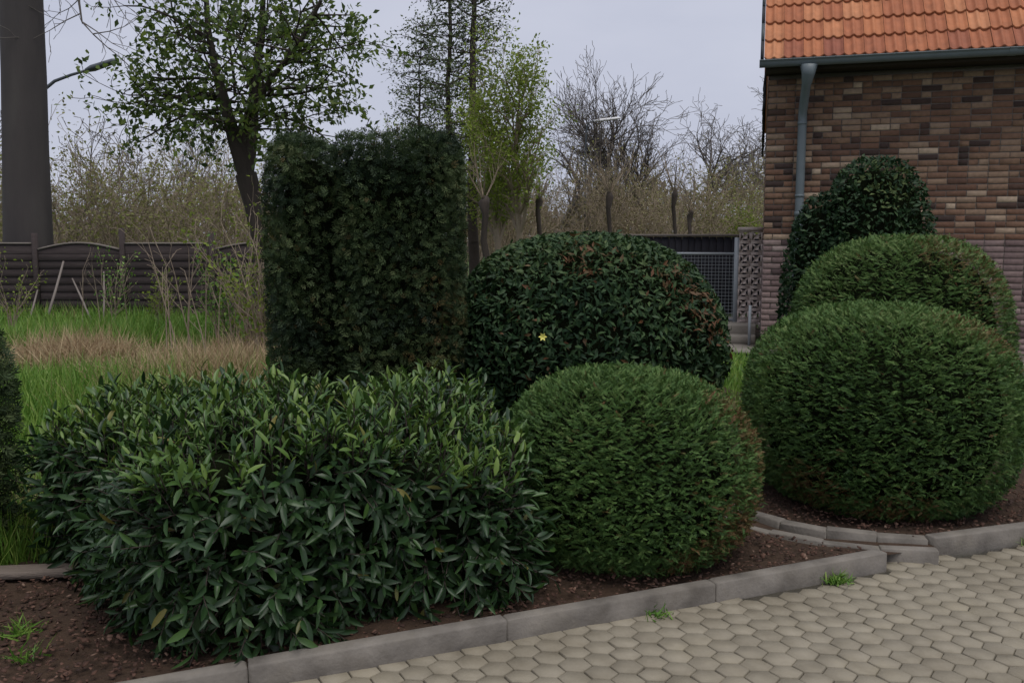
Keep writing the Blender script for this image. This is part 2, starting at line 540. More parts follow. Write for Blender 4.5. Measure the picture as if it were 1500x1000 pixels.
WD = np.array([.9635, -.268]); WN = np.array([-.268, -.9635])       # house wall direction, outward normal
HC = at(1117, 400, 12.9)[:2]                                        # house corner
ps = [HC + WN * .02 - WD * .9 + WN * -2.6, HC - WD * .9 + WN * .55, HC + WD * 1.2 + WN * .9, HC + WD * 2.2 + WN * 2.6, HC + WD * 8 + WN * 2.9, HC + WD * 8 + WN * -.1, HC + WN * -.1, HC + WN * -2.6]
poly_sheet('path', ps, .02, M['path'])

# pavement: sand sheet + hexagonal concrete pavers
pav = poly_sheet('pavement', [kp(-4.0), kp(6.5), kp(6.5) + [3, -7], kp(-4) + [0, -6]], -.009, M['sand'])
CS, PH, TIP = .098, .102, .017
PRZ = math.radians(-4)
pca, psa = math.cos(PRZ), math.sin(PRZ)


def paver_vf(k=.94, ht=.05):
    def ring(g, z):
        return [(-(CS / 2 + TIP) * g, 0, z), (-(CS / 2 - TIP) * g, -PH / 2 * g, z), ((CS / 2 - TIP) * g, -PH / 2 * g, z),
                ((CS / 2 + TIP) * g, 0, z), ((CS / 2 - TIP) * g, PH / 2 * g, z), (-(CS / 2 - TIP) * g, PH / 2 * g, z)]
    V = np.array(ring(k, -ht) + ring(k, -.004) + ring(k - .045, 0))
    V[:, 1] *= 1.022
    q = []
    for r in range(2):
        for i in range(6):
            j = (i + 1) % 6
            q.append([r * 6 + i, r * 6 + j, r * 6 + 6 + j, r * 6 + 6 + i])
    return V, [np.array(q), np.array([[12, 13, 14, 15, 16, 17]])]


pv_var = []
for k in range(10):
    v, f = paver_vf(rng.uniform(.945, .975))
    v = v.copy(); v[:, 2] += .0016 * (v[:, 0] * rng.normal() + v[:, 1] * rng.normal()) / .06
    pv_var.append((v, f, (k + .5) / 10, mesh_np('paver', v, f, M['paver'], {'tint': np.full(len(v), (k + .5) / 10)})))
spots = []
for c in range(-44, 64):
    for r in range(-22, 54):
        lx, ly = c * CS, r * PH + (PH / 2 if c % 2 else 0)
        x, y = pca * lx - psa * ly, 2.6 + psa * lx + pca * ly
        d = np.array([x, y]) - KA
        off, s = d @ KN, d @ KD
        lim = .005
        if s > np.linalg.norm(KB - KA) + .03 and s < 3.3:      # the mouth between the kerbs
            lim = .14
        if off > lim or s < -4 or s > 6 or y < .2: continue
        px = 750 + FPX * x / (y * CP + CAMH * SP)
        py = 500 + FPX * (CAMH * CP - y * SP) / (y * CP + CAMH * SP)
        vis = (-30 < px < 1530) and py < 1025
        spots.append((not vis, -y if not vis else 0, x, y, px, py))
spots.sort(key=lambda a: (a[0], -a[5]))
rest = Coll(); nobj = 0
for (nv, _, x, y, px, py) in spots:
    k = rng.integers(10)
    z = rng.normal() * .0014
    if not nv and nobj < 300:
        o = link('paver', pv_var[k][3], pav, world_space=False)
        o.location = (x, y, z); o.rotation_euler = (0, 0, PRZ + rng.normal() * .012)
        nobj += 1
    else:
        v, f = pv_var[k][0], pv_var[k][1]
        w = np.stack([v[:, 0] * pca - v[:, 1] * psa + x, v[:, 0] * psa + v[:, 1] * pca + y, v[:, 2] + z], 1)
        rest.add(w, f, tint=pv_var[k][2])
tag(link('pavers_beyond', rest.mesh('pavers_beyond', M['paver']), pav), kind='stuff')

# kerbs
kerb = empty('kerb', (KA[0], KA[1], 0)); tag(kerb, kind='structure')


def kerb_stone(p0, p1, h=.088, th=.07, parent=kerb, z0=-.12):
    p0, p1 = np.array(p0), np.array(p1)
    d = p1 - p0; L = np.linalg.norm(d); d = d / L; n = np.array([-d[1], d[0]])
    c = (p0 + p1) / 2 + n * th / 2
    v, f = bevel_box_vf((c[0], c[1], (h + z0) / 2), (L - .003, th, h - z0), .006, math.atan2(d[1], d[0]))
    v = v + .0018 * rng.normal(size=(len(v), 3))
    link('kerb_stone', mesh_np('kerb_stone', v, f, M['kerb']), parent)


L = np.linalg.norm(KB - KA)
s = L
while s > -3.5:
    h = .088 + rng.normal() * .003
    kerb_stone(kp(s - 1.0), kp(s), h)
    s -= 1.0
R0, R1 = np.array([2.144, 4.353]), np.array([2.706, 4.535])
rd = (R1 - R0) / np.linalg.norm(R1 - R0)
kerb2 = empty('kerb', (R0[0], R0[1], 0)); tag(kerb2, kind='structure')
for i in range(4):
    kerb_stone(R0 + rd * i * 1.0, R0 + rd * (i + 1) * 1.0, .092, .075, kerb2)
# round edging of the right-hand bed: upper and lower rows of stones
edg = empty('round_edging', (BC[0], BC[1], 0)); tag(edg, kind='structure')
for row, (rr, hh, th) in enumerate(((BR - .07, .088, .075), (BR + .06, .062, .06))):
    a0 = math.radians(268); stp = math.radians(13)
    for i in range(8 if row == 0 else 6):
        a1 = a0 - stp
        p1 = BC + rr * np.array([math.cos(a0), math.sin(a0)]); p0 = BC + rr * np.array([math.cos(a1), math.sin(a1)])
        kerb_stone(p0, p1, hh + rng.normal() * .004, th, edg)
        a0 = a1

# bark chips on the soil
def chips():
    n = 16000
    S = rng.uniform(-1.7, 4.9, n); W = rng.uniform(.06, 2.2, n) ** 1.0
    P = KA + S[:, None] * KD + W[:, None] * KN
    pos = np.c_[P, .058 + rng.uniform(0, .016, n)]
    d2 = np.linalg.norm(P - BC, axis=1)
    ok = (np.abs(d2 - BR) > .09) & ~((P[:, 0] < -1.5) & (W > 1.45))
    pos = pos[ok]; n = len(pos)
    tv = np.array([[-.3, 0, 0], [.35, .1, .04], [.25, 1, 0], [-.2, .85, .08], [-.3, 0, -.15], [.35, .1, -.12], [.25, 1, -.15], [-.2, .85, -.1]])
    tf = np.array([[0, 1, 2, 3], [0, 4, 5, 1], [1, 5, 6, 2], [2, 6, 7, 3], [3, 7, 4, 0]])
    ax = rand_unit(n); ax[:, 2] *= .35
    up = nrm(rand_unit(n) * .5 + [0, 0, 1])
    V, F = scatter_vf(tv, tf, pos, ax, up, rng.uniform(.008, .020, n) + .016 * rng.random(n) ** 4)
    t = rng.beta(1.5, 3.0, n)
    return mesh_np('bark_mulch', V, F, M['chip'], {'tint': np.repeat(t, 8), 'brown': np.zeros(n * 8)})


tag(link('bark_mulch', chips()), 'red-brown bark mulch lying on the bed soil', 'mulch', kind='stuff')

# ------------------------------------------------------------------ house
HL, HD = 7.2, 7.6
EZ = 3.99                                # gutter height
OV = .48                                 # eaves overhang
house = empty('brick_house', (HC[0], HC[1], 0))
tag(house, 'brown brick house with orange clay tile roof and zinc gutter', 'house')


def hw(u, o, z):
    """house coordinates: u along the front wall, o outward from it, z"""
    p = HC + WD * u + WN * o
    return np.array([p[0], p[1], z])


HRZ = math.atan2(WD[1], WD[0])


def hbox(u0, u1, o0, o1, z0, z1):
    c = hw((u0 + u1) / 2, (o0 + o1) / 2, (z0 + z1) / 2)
    return box_vf(c, (u1 - u0, o1 - o0, z1 - z0), HRZ)


WT = 4.3
PT = math.radians(52); TP = math.tan(PT)
# mortar core of the walls incl. gable
gz = WT + (HD / 2 + OV) * TP
V = np.array([hw(.012, -.012, -.1), hw(HL, -.012, -.1), hw(HL, -HD, -.1), hw(.012, -HD, -.1),
              hw(.012, -.012, 3.85), hw(HL, -.012, 3.85), hw(HL, -HD, 3.85), hw(.012, -HD, 3.85),
              hw(.012, -HD / 2, 3.85 + HD / 2 * TP), hw(HL, -HD / 2, 3.85 + HD / 2 * TP)])
F = [np.array([[0, 1, 5, 4], [2, 3, 7, 6], [4, 5, 9, 8], [6, 7, 8, 9]]), np.array([[3, 0, 4, 8, 7], [1, 2, 6, 9, 5]])]
wall = link('wall', mesh_np('wall', V, F, M['mortar']), house)

BH, BLn, BHd, JT, CH = .071, .24, .115, .011, .0833


def brick_vf(L, h=BH, d=.10):
    return bevel_box_vf((L / 2, d / 2, h / 2), (L, d, h), .004)


bm = {}
for t in range(14):
    for zone in (0, 1):
        for L in (BLn, BHd):
            v, f = brick_vf(L)
            v = v + rng.normal(size=v.shape) * .0016
            bm[(t, zone, L)] = (v, f, mesh_np('brick', v, f, M['brick'], {'tint': np.full(len(v), (t + .5) / 14), 'zone': np.full(len(v), zone)}))
bricks = []
nc = int(3.86 / CH)
for c in range(nc):
    u = 0.0
    first = True
    while u < HL - .3:
        L = (BHd if c % 2 else BLn) if first else (BLn if rng.random() > .28 else BHd)
        first = False
        bricks.append((u, c * CH + .006, L))
        u += L + JT
cand = []
for i, (u, z, L) in enumerate(bricks):
    p = hw(u + L / 2, 0, z)
    zc = p[1] * CP - (z - CAMH) * SP
    px = 750 + FPX * p[0] / zc
    hid = (z < 1.1) or (px > 1520) or (px > 1170 and px < 1480 and z < 1.6) or (1205 < px < 1375 and z < 2.3)
    cand.append((hid, -px, i))
cand.sort()
objset = set(i for (h, _, i) in cand[:300] if not h)
restb = Coll()
qrot = HRZ
ca, sa = math.cos(qrot), math.sin(qrot)
for i, (u, z, L) in enumerate(bricks):
    zone = 1 if z < 1.52 else 0
    t = int(np.clip(rng.beta(2.6, 2.5) * 14, 0, 13))
    if rng.random() < .07: t = 0
    o_ = rng.normal() * .0025
    if i in objset:
        o = link('brick', bm[(t, zone, L)][2], wall, world_space=True)
        o.location = tuple(hw(u, o_, z)); o.rotation_euler = (0, 0, HRZ)
    else:
        v, f, _ = bm[(t, zone, L)]
        w = np.stack([v[:, 0] * ca - (v[:, 1] + 0) * sa, v[:, 0] * sa + v[:, 1] * ca, v[:, 2]], 1) + hw(u, o_, z)
        restb.add(w, f, tint=(t + .5) / 14, zone=zone)
# gable side bricks (seen only edge-on): local x runs along the gable, back to front
gz_top = lambda q: 3.85 + (HD / 2 - abs(q - HD / 2)) * TP
for c in range(int((3.85 + HD / 2 * TP) / CH)):
    z = c * CH + .006
    q0 = 0 if z + BH < 3.85 else (z + BH - 3.85) / TP
    q = q0 + (BHd + JT if c % 2 == 0 and q0 == 0 else (BLn + JT if q0 == 0 else 0))
    while q < HD - q0 - .25:
        L = BLn if rng.random() > .28 else BHd
        t = int(np.clip(rng.beta(2.6, 2.5) * 14, 0, 13))
        p = hw(0, -q - L / 2, z + BH / 2)
        v, f = box_vf(p + np.array([*(WD * .05), 0]), (.1, L, BH), HRZ)
        restb.add(v, f, tint=(t + .5) / 14, zone=1 if z < 1.52 else 0)
        q += L + JT
tag(link('brickwork', restb.mesh('brickwork', M['brick']), wall), kind='stuff')

# roof: deck, clay tiles, gable slates, gutter, downpipe
RU0, RU1 = -.07, HL + .1
rz0 = EZ + .03                       # height of the lower tile edge
SL = (HD / 2 + OV) / math.cos(PT)


def rf(u, sdist, h):
    """roof coordinates: u along eaves, sdist up the slope, h above the deck"""
    o = OV - sdist * math.cos(PT) + h * math.sin(PT)
    z = rz0 + sdist * math.sin(PT) + h * math.cos(PT)
    return hw(u, o, z)


V = np.array([rf(RU0 + .02, 0, -.06), rf(RU1, 0, -.06), rf(RU1, SL, -.06), rf(RU0 + .02, SL, -.06),
              rf(RU0 + .02, 0, -.02), rf(RU1, 0, -.02), rf(RU1, SL, -.02), rf(RU0 + .02, SL, -.02)])
BF = np.array([[0, 3, 2, 1], [4, 5, 6, 7], [0, 1, 5, 4], [1, 2, 6, 5], [2, 3, 7, 6], [3, 0, 4, 7]])
roof = link('roof', mesh_np('roof', V, BF, M['soffit']), house)
# rear slope
def rb(u, sdist, h):
    o = -HD - OV + sdist * math.cos(PT) - h * math.sin(PT)
    return hw(u, o, rz0 + sdist * math.sin(PT) + h * math.cos(PT))
V = np.array([rb(RU0, 0, -.06), rb(RU1, 0, -.06), rb(RU1, SL, -.06), rb(RU0, SL, -.06), rb(RU0, 0, .03), rb(RU1, 0, .03), rb(RU1, SL, .03), rb(RU0, SL, .03)])
link('rear_slope', mesh_np('rear_slope', V, BF, M['tile'], {'tint': np.full(8, .4)}), roof)
TW, TE, TL = .255, .36, .42


def tile_vf(seed):
    """double-trough interlocking tile: wavy cross-section, thick front lip; local x = width, y = up the slope, z = out"""
    r = np.random.default_rng(seed)
    nxx = 17
    x = np.linspace(0, TW - .002, nxx)
    ph = x / TW * 2
    prof = .036 * (.5 + .5 * np.cos(2 * math.pi * ph)) ** 2.2
    prof[0] += .004; prof[-1] -= .006
    rows = [0.0, .012, TL]
    lift = [.034, .038, .004]
    V = []
    for y, l in zip(rows, lift):
        V += [(xx, y, l + p) for xx, p in zip(x, prof)]
    V += [(xx, 0.0, lift[0] + p - .022) for xx, p in zip(x, prof)]
    V = np.array(V) + r.normal(size=(len(V), 3)) * .0006
    q = []
    for rr in range(2):
        for i in range(nxx - 1):
            q.append([rr * nxx + i, rr * nxx + i + 1, rr * nxx + nxx + i + 1, rr * nxx + nxx + i])
    for i in range(nxx - 1):
        q.append([3 * nxx + i, 3 * nxx + i + 1, i + 1, i])
    return V, np.array(q)


ex = WD; tm = []
from mathutils import Matrix
e_x = np.array([WD[0], WD[1], 0]); e_s = rf(0, 1, 0) - rf(0, 0, 0); e_n = rf(0, 0, 1) - rf(0, 0, 0)
for k in range(10):
    v, f = tile_vf(k)
    tm.append((v, f, mesh_np('roof_tile', v, f, M['tile'], {'tint': np.full(len(v), (k + .5) / 10)}, smooth=False)))
restt = Coll()
nrow = int(SL / TE) + 1
for r in range(nrow):
    u = RU0
    while u < RU1 - TW:
        k = int(np.clip(rng.beta(2.2, 1.8) * 10, 0, 9))
        if r == 0 and rng.random() < .45: k = rng.integers(0, 4)
        elif k < 3: k = 3
        p = rf(u, r * TE - .03, rng.normal() * .0015)
        if r < 7 and u < 6.5:
            o = link('roof_tile', tm[k][2], roof)
            R = Matrix(((e_x[0], e_s[0], e_n[0], p[0]), (e_x[1], e_s[1], e_n[1], p[1]), (e_x[2], e_s[2], e_n[2], p[2]), (0, 0, 0, 1)))
            o.location = tuple(p); o.rotation_euler = R.to_euler()
        else:
            v, f, _ = tm[k]
            restt.add(p + v[:, :1] * e_x + v[:, 1:2] * e_s + v[:, 2:] * e_n, f, tint=(k + .5) / 10)
        u += TW
tag(link('upper_tiles', restt.mesh('upper_tiles', M['tile']), roof), kind='stuff')
# verge: zinc-grey edge strip and dark slates stepping down the gable edge
for r in range(nrow):
    c = Coll()
    a, b = r * TE - .02, (r + 1) * TE - .02
    V = np.array([rf(RU0 - .05, a, -.10), rf(RU0 - .005, a, -.10), rf(RU0 - .005, b, -.10), rf(RU0 - .05, b, -.10),
                  rf(RU0 - .05, a, .06), rf(RU0 - .005, a, .06), rf(RU0 - .005, b, .045), rf(RU0 - .05, b, .045)])
    link('verge_tile', mesh_np('verge_tile', V, BF, M['zinc_dark'] if r % 2 else M['slate']), roof)
sl_rows = 0
for zt in np.arange(3.42, 3.95, .17):
    for q in np.arange(-.02, HD, .31):
        v, f = hbox(-.05 - .012 * rng.random(), -.03, -q - .30, -q, zt, zt + .21)
        v[:4, 0] -= WD[0] * .02
        if sl_rows < 60:
            link('gable_slate', mesh_np('gable_slate', v, f, M['slate']), wall)
        sl_rows += 1
# soffit board and fascia
v, f = hbox(RU0 + .02, RU1, -.05, OV - .06, EZ - .10, EZ - .075)
link('soffit', mesh_np('soffit', v, f, M['soffit']), roof)
v, f = hbox(RU0 + .02, RU1, OV - .058, OV - .035, EZ - .12, EZ + .06)
link('fascia', mesh_np('fascia', v, f, M['soffit']), roof)
# half-round gutter in sections
gut = empty('gutter', hw(0, OV, EZ)); gut.parent = house; gut.matrix_parent_inverse = wmat(house).inverted()
GR = .075
u = RU0 - .06
for L in (3.05, 2.0, 2.4):
    a = np.linspace(math.pi, 2 * math.pi, 11)
    prof = [(GR * math.cos(t), GR * math.sin(t)) for t in a]
    prof = prof + [(GR + .014, .004), (GR + .014, .014), (GR + .002, .014)]
    V = []
    for uu in (u, u + L):
        V += [hw(uu, OV + GR - .02 + x, EZ + y - .012) for x, y in prof]
    n = len(prof)
    F = [np.array([[i, i + 1, n + i + 1, n + i] for i in range(n - 1)])]
    V = np.array(V)
    # inner skin, so the gutter has thickness
    Vi = V.copy(); Vi[:, 2] += .004
    F.append(F[0][:, ::-1] + 2 * n)
    F.append(np.array([[0] + list(range(1, 11))[::1]])) if u < 0 else None
    link('gutter_section', mesh_np('gutter_section', np.concatenate([V, Vi]), F, M['zinc']), gut)
    if u > 0:
        pr = [hw(u, OV + GR - .02 + (GR + .004) * math.cos(t), EZ - .012 + (GR + .004) * math.sin(t)) for t in np.linspace(math.pi, 2 * math.pi, 11)]
        pr2 = [p + np.array([*(WD * .09), 0]) for p in pr]
        V = np.array(pr + pr2)
        link('joint_sleeve', mesh_np('joint_sleeve', V, np.array([[i, i + 1, 11 + i + 1, 11 + i] for i in range(10)]), M['zinc']), gut)
    u += L - .01
# downpipe
DU = .47
pipe = empty('downpipe', hw(DU, .12, 0)); pipe.parent = house; pipe.matrix_parent_inverse = wmat(house).inverted()
pts = [hw(DU + .04, OV + .05, EZ - .07), hw(DU + .035, OV + .04, EZ - .2), hw(DU + .02, OV - .02, EZ - .32), hw(DU, .12, EZ - .62), hw(DU, .10, EZ - .75), hw(DU, .10, 1.95), hw(DU, .10, 0)]
v, f = tube_vf(pts, [.115, .085, .062, .06, .06, .06, .06], 16)
link('pipe', mesh_np('pipe', v, f, M['zinc'], smooth=True), pipe)
for z in (3.2, 2.2, 1.05):
    v, f = tube_vf([hw(DU, .10, z - .02), hw(DU, .10, z + .02)], .066, 16)
    b_ = link('bracket', mesh_np('bracket', v, f, M['galv'] if z < 1.1 else M['zinc']), pipe)
    v, f = hbox(DU - .01, DU + .01, -.01, .05, z - .01, z + .01)
    link('screw', mesh_np('screw', v, f, M['galv']), b_)
v, f = tube_vf([hw(DU, .10, 1.92), hw(DU, .10, 1.98)], .068, 16)
link('pipe_joint', mesh_np('pipe_joint', v, f, M['zinc']), pipe)

# ------------------------------------------------------------------ steps, pattern-block pillar, gate, dark board wall
e0 = HC + WN * -1.15                                 # on the gable line, behind the corner
st = empty('concrete_steps', (e0[0] - .6, e0[1], 0))
tag(st, 'two low grey concrete steps in front of the wire gate', 'steps')
for i, (o0, o1, h) in enumerate(((-.7, -.35, .14), (-2.2, -.7, .27))):
    v, f = bevel_box_vf(hw(-.62, (o0 + o1) / 2, h / 2), (1.1, o1 - o0 - .004, h), .012, HRZ)
    link('step', mesh_np('step', v, f, M['path']), st)

pil = empty('block_pillar', hw(-.2, -1.25, 0))
tag(pil, 'narrow pillar of pinkish pierced pattern blocks beside the house corner', 'pillar')
BS = .178


def block_vf():
    """pierced block: square frame with a diamond lattice inside"""
    c = Coll(); d = .09; t = .024; h = BS / 2
    for s in (-1, 1):
        c.add(*box_vf((0, 0, s * (h - t / 2)), (BS - .004, d, t - .002)))
        c.add(*box_vf((s * (h - t / 2), 0, 0), (t, d, BS - 2 * t)))
    for ang in (45, 135):
        v, f = box_vf((0, 0, 0), ((BS - 1.2 * t) * 1.34, d * .9 - (.004 if ang == 45 else 0), t * 1.15))
        ca_, sa_ = math.cos(math.radians(ang)), math.sin(math.radians(ang))
        v = np.stack([v[:, 0] * ca_ - v[:, 2] * sa_, v[:, 1], v[:, 0] * sa_ + v[:, 2] * ca_], 1)
        c.add(v, f)
    ri = .038
    a = np.arange(8) * math.pi / 4
    ring = np.stack([np.cos(a) * ri, 0 * a - d * .46, np.sin(a) * ri], 1); ring2 = ring.copy(); ring2[:, 1] = d * .46
    q = np.array([[i, (i + 1) % 8, 8 + (i + 1) % 8, 8 + i] for i in range(8)])
    c.add(np.concatenate([ring, ring2]), [q, np.array([list(range(8)), list(range(8, 16))[::-1]])])
    return c


bmesh_ = block_vf().mesh('pattern_block', M['block'])
for r in range(9):
    for cc in range(2):
        o = link('pattern_block', bmesh_, pil)
        p = hw(-.10 - BS * cc, -1.25, .12 + BS * (r + .5))
        o.location = tuple(p); o.rotation_euler = (0, 0, HRZ)
v, f = hbox(-.11 - 1.5 * BS - .015, -.005, -1.31, -1.19, .12 + 9 * BS, .12 + 9 * BS + .06)
link('cap', mesh_np('cap', v, f, M['block']), pil)
v, f = hbox(-.11 - 1.5 * BS, -.01, -1.31, -1.19, -.05, .12)
link('footing', mesh_np('footing', v, f, M['path']), pil)
# thin pipe standing in front of the pillar
v, f = tube_vf([hw(-.16, -.2, 0), hw(-.16, -.2, .62)], .022, 8)
tag(link('standpipe', mesh_np('standpipe', v, f, M['galv'])), 'thin grey standpipe in front of the pierced block pillar', 'pipe')

gate = empty('wire_gate', hw(-1.2, -1.3, 0))
tag(gate, 'galvanised wire mesh gate hung beside the pierced block pillar', 'gate')
G0, G1, GZ0, GZ1 = -2.05, -.42, .3, 1.36
for a_, b_ in (((G0, GZ0), (G1, GZ0)), ((G0, GZ1), (G1, GZ1)), ((G0, GZ0), (G0, GZ1))):
    v, f = tube_vf([hw(a_[0], -1.3, a_[1]), hw(b_[0], -1.3, b_[1])], .021, 8)
    link('frame_bar', mesh_np('frame_bar', v, f, M['galv']), gate)
v, f = hbox(G1 - .02, G1 + .06, -1.34, -1.26, 0, 1.62)
link('gate_post', mesh_np('gate_post', v, f, M['galv']), gate)
S = []
for u in np.arange(G0 + .055, G1, .055): S.append([*hw(u, -1.3, GZ0), *hw(u, -1.3, GZ1), .0028, .0028])
for z in np.arange(GZ0 + .055, GZ1, .055): S.append([*hw(G0, -1.3, z), *hw(G1, -1.3, z), .0028, .0028])
v, f = segs_vf(S, 4)
tag(link('wire_mesh', mesh_np('wire_mesh', v, f, M['galv']), gate), kind='stuff')

shed = empty('board_wall', (3.4, 19, 0))
tag(shed, 'dark vertical board wall with pale coping behind the wire gate', 'wall')
x = 1.2
while x < 5.6:
    w = rng.uniform(.13, .17)
    v, f = bevel_box_vf((x + w / 2, 19 + rng.uniform(-.012, .012), .82), (w - .008, .03, 1.64), .004)
    link('board', mesh_np('board', v, f, M['dark_board']), shed)
    x += w
v, f = box_vf((3.35, 19.06, .8), (4.5, .05, 1.58))
link('backing', mesh_np('backing', v, f, M['dark_board']), shed)
v, f = bevel_box_vf((3.4, 19.02, 1.67), (4.6, .16, .05), .008)
link('coping', mesh_np('coping', v, f, M['fence_top']), shed)

# ------------------------------------------------------------------ lamella fence
FY = 18.0
fence = empty('wooden_fence', (-8, FY, 0))
tag(fence, 'dark weathered lamella fence with arched and straight panels across the meadow', 'fence')
PX = [-13.15, -11.4, -9.62, -7.86, -6.06, -4.3, -2.5]
for i, x in enumerate(PX):
    v, f = bevel_box_vf((x, FY, .85 + (.05 if i % 2 else 0)), (.095, .095, 1.72 + (.1 if i % 2 else 0)), .008)
    link('post', mesh_np('post', v, f, M['fence']), fence)
for i in range(len(PX) - 1):
    x0, x1 = PX[i] + .06, PX[i + 1] - .06
    arch = (i % 2 == 0)
    w = x1 - x0; xc = (x0 + x1) / 2
    tops = 1.49
    c = Coll()
    for xx in (x0 + .02, x1 - .02, x0 + w * .5):
        c.add(*box_vf((xx, FY + .035, .70), (.035, .02, 1.30)))
    panel = link('panel', c.mesh('panel', M['fence']), fence)
    z = .06
    k = 0
    while z < 1.30:
        v, f = bevel_box_vf((0, 0, 0), (w, .014, .178), .003)
        v = v.copy(); v[:, 2] += .004 * np.sin(v[:, 0] * 7 + i + k)
        a = math.radians(-9)
        vv = np.stack([v[:, 0], v[:, 1] * math.cos(a) - v[:, 2] * math.sin(a), v[:, 1] * math.sin(a) + v[:, 2] * math.cos(a)], 1)
        link('slat', mesh_np('slat', vv + np.array([xc, FY + rng.uniform(-.004, .004), z + .085]), f, M['fence']), panel)
        z += .158; k += 1
    # top slat and cover rail: arched or straight
    t = np.linspace(0, 1, 13)
    zt = (1.37 + .13 * np.sin(math.pi * t)) if arch else np.full(13, 1.49)
    xx = x0 + w * t
    zb = np.full(13, 1.30)
    V = np.concatenate([np.c_[xx, np.full(13, FY - .008), zb], np.c_[xx, np.full(13, FY - .008), zt], np.c_[xx, np.full(13, FY + .008), zb], np.c_[xx, np.full(13, FY + .008), zt]])
    q = []
    for j in range(12):
        q += [[j, j + 1, 14 + j, 13 + j], [26 + j + 1, 26 + j, 39 + j, 39 + j + 1], [13 + j, 14 + j, 40 + j, 39 + j]]
    link('top_slat', mesh_np('top_slat', V, np.array(q), M['fence']), panel)
    rv = []
    for X, Zz in zip(xx, zt):
        rv += [(X, FY - .03, Zz), (X, FY + .03, Zz), (X, FY + .03, Zz + .035), (X, FY - .03, Zz + .035)]
    q = []
    for j in range(12):
        for e in range(4): q.append([j * 4 + e, j * 4 + (e + 1) % 4, j * 4 + 4 + (e + 1) % 4, j * 4 + 4 + e])
    q += [[0, 3, 2, 1], [48, 49, 50, 51]]
    link('top_rail', mesh_np('top_rail', np.array(rv), np.array(q), M['fence_top']), panel)

# ------------------------------------------------------------------ clipped bushes
def sgnpow(a, e): return np.sign(a) * np.abs(a) ** e


def superfoot(a, b, n=2.0, yaw=0.0):
    def R(th):
        t = th - yaw
        return 1.0 / (np.abs(np.cos(t) / a) ** n + np.abs(np.sin(t) / b) ** n) ** (1.0 / n)
    return R


def bush_grid(C, R, z0, up, dn, eh=1.0, ev=1.0, ehb=None, phimin=-60, nth=96, nph=48, lump=.02, lf=5.0, seed=1, hook=None):
    th = np.linspace(0, 2 * math.pi, nth + 1)
    ph = np.radians(np.linspace(phimin, 89.5, nph))
    T, P = np.meshgrid(th, ph)
    rho = R(T) * np.abs(np.cos(P)) ** np.where(P > 0, eh, ehb if ehb is not None else eh)
    sz = sgnpow(np.sin(P), ev)
    z = z0 + np.where(sz > 0, sz * up, sz * dn)
    G = np.stack([C[0] + rho * np.cos(T), C[1] + rho * np.sin(T), z], -1)
    if hook: G = hook(G)
    out = nrm(G - np.array([C[0], C[1], z0]))
    G = G + out * (lump * vnoise(G, lf, seed))[..., None]
    G[:, -1] = G[:, 0]
    return G


def grid_mesh_vf(G):
    a, b = G.shape[0], G.shape[1]
    i, j = np.meshgrid(np.arange(b - 1), np.arange(a - 1))
    q = (j * b + i).ravel()
    return G.reshape(-1, 3), [np.stack([q, q + 1, q + b + 1, q + b], 1)]


def grid_sample(G, n, r):
    A, B, C_, D = G[:-1, :-1], G[:-1, 1:], G[1:, 1:], G[1:, :-1]
    N = np.cross(C_ - A, D - B)
    ar = np.linalg.norm(N, axis=-1).ravel()
    idx = r.choice(len(ar), n, p=ar / ar.sum())
    s, t = r.random((2, n))[..., None]
    f = lambda X: X.reshape(-1, 3)[idx]
    P = f(A) * (1 - s) * (1 - t) + f(B) * s * (1 - t) + f(C_) * s * t + f(D) * (1 - s) * t
    return P, nrm(f(N))


def shrink(G, C, d):
    c = np.array(C)
    v = G - c
    L = np.linalg.norm(v, axis=-1, keepdims=True)
    return c + v * np.maximum(1 - d / np.maximum(L, .01), .2)


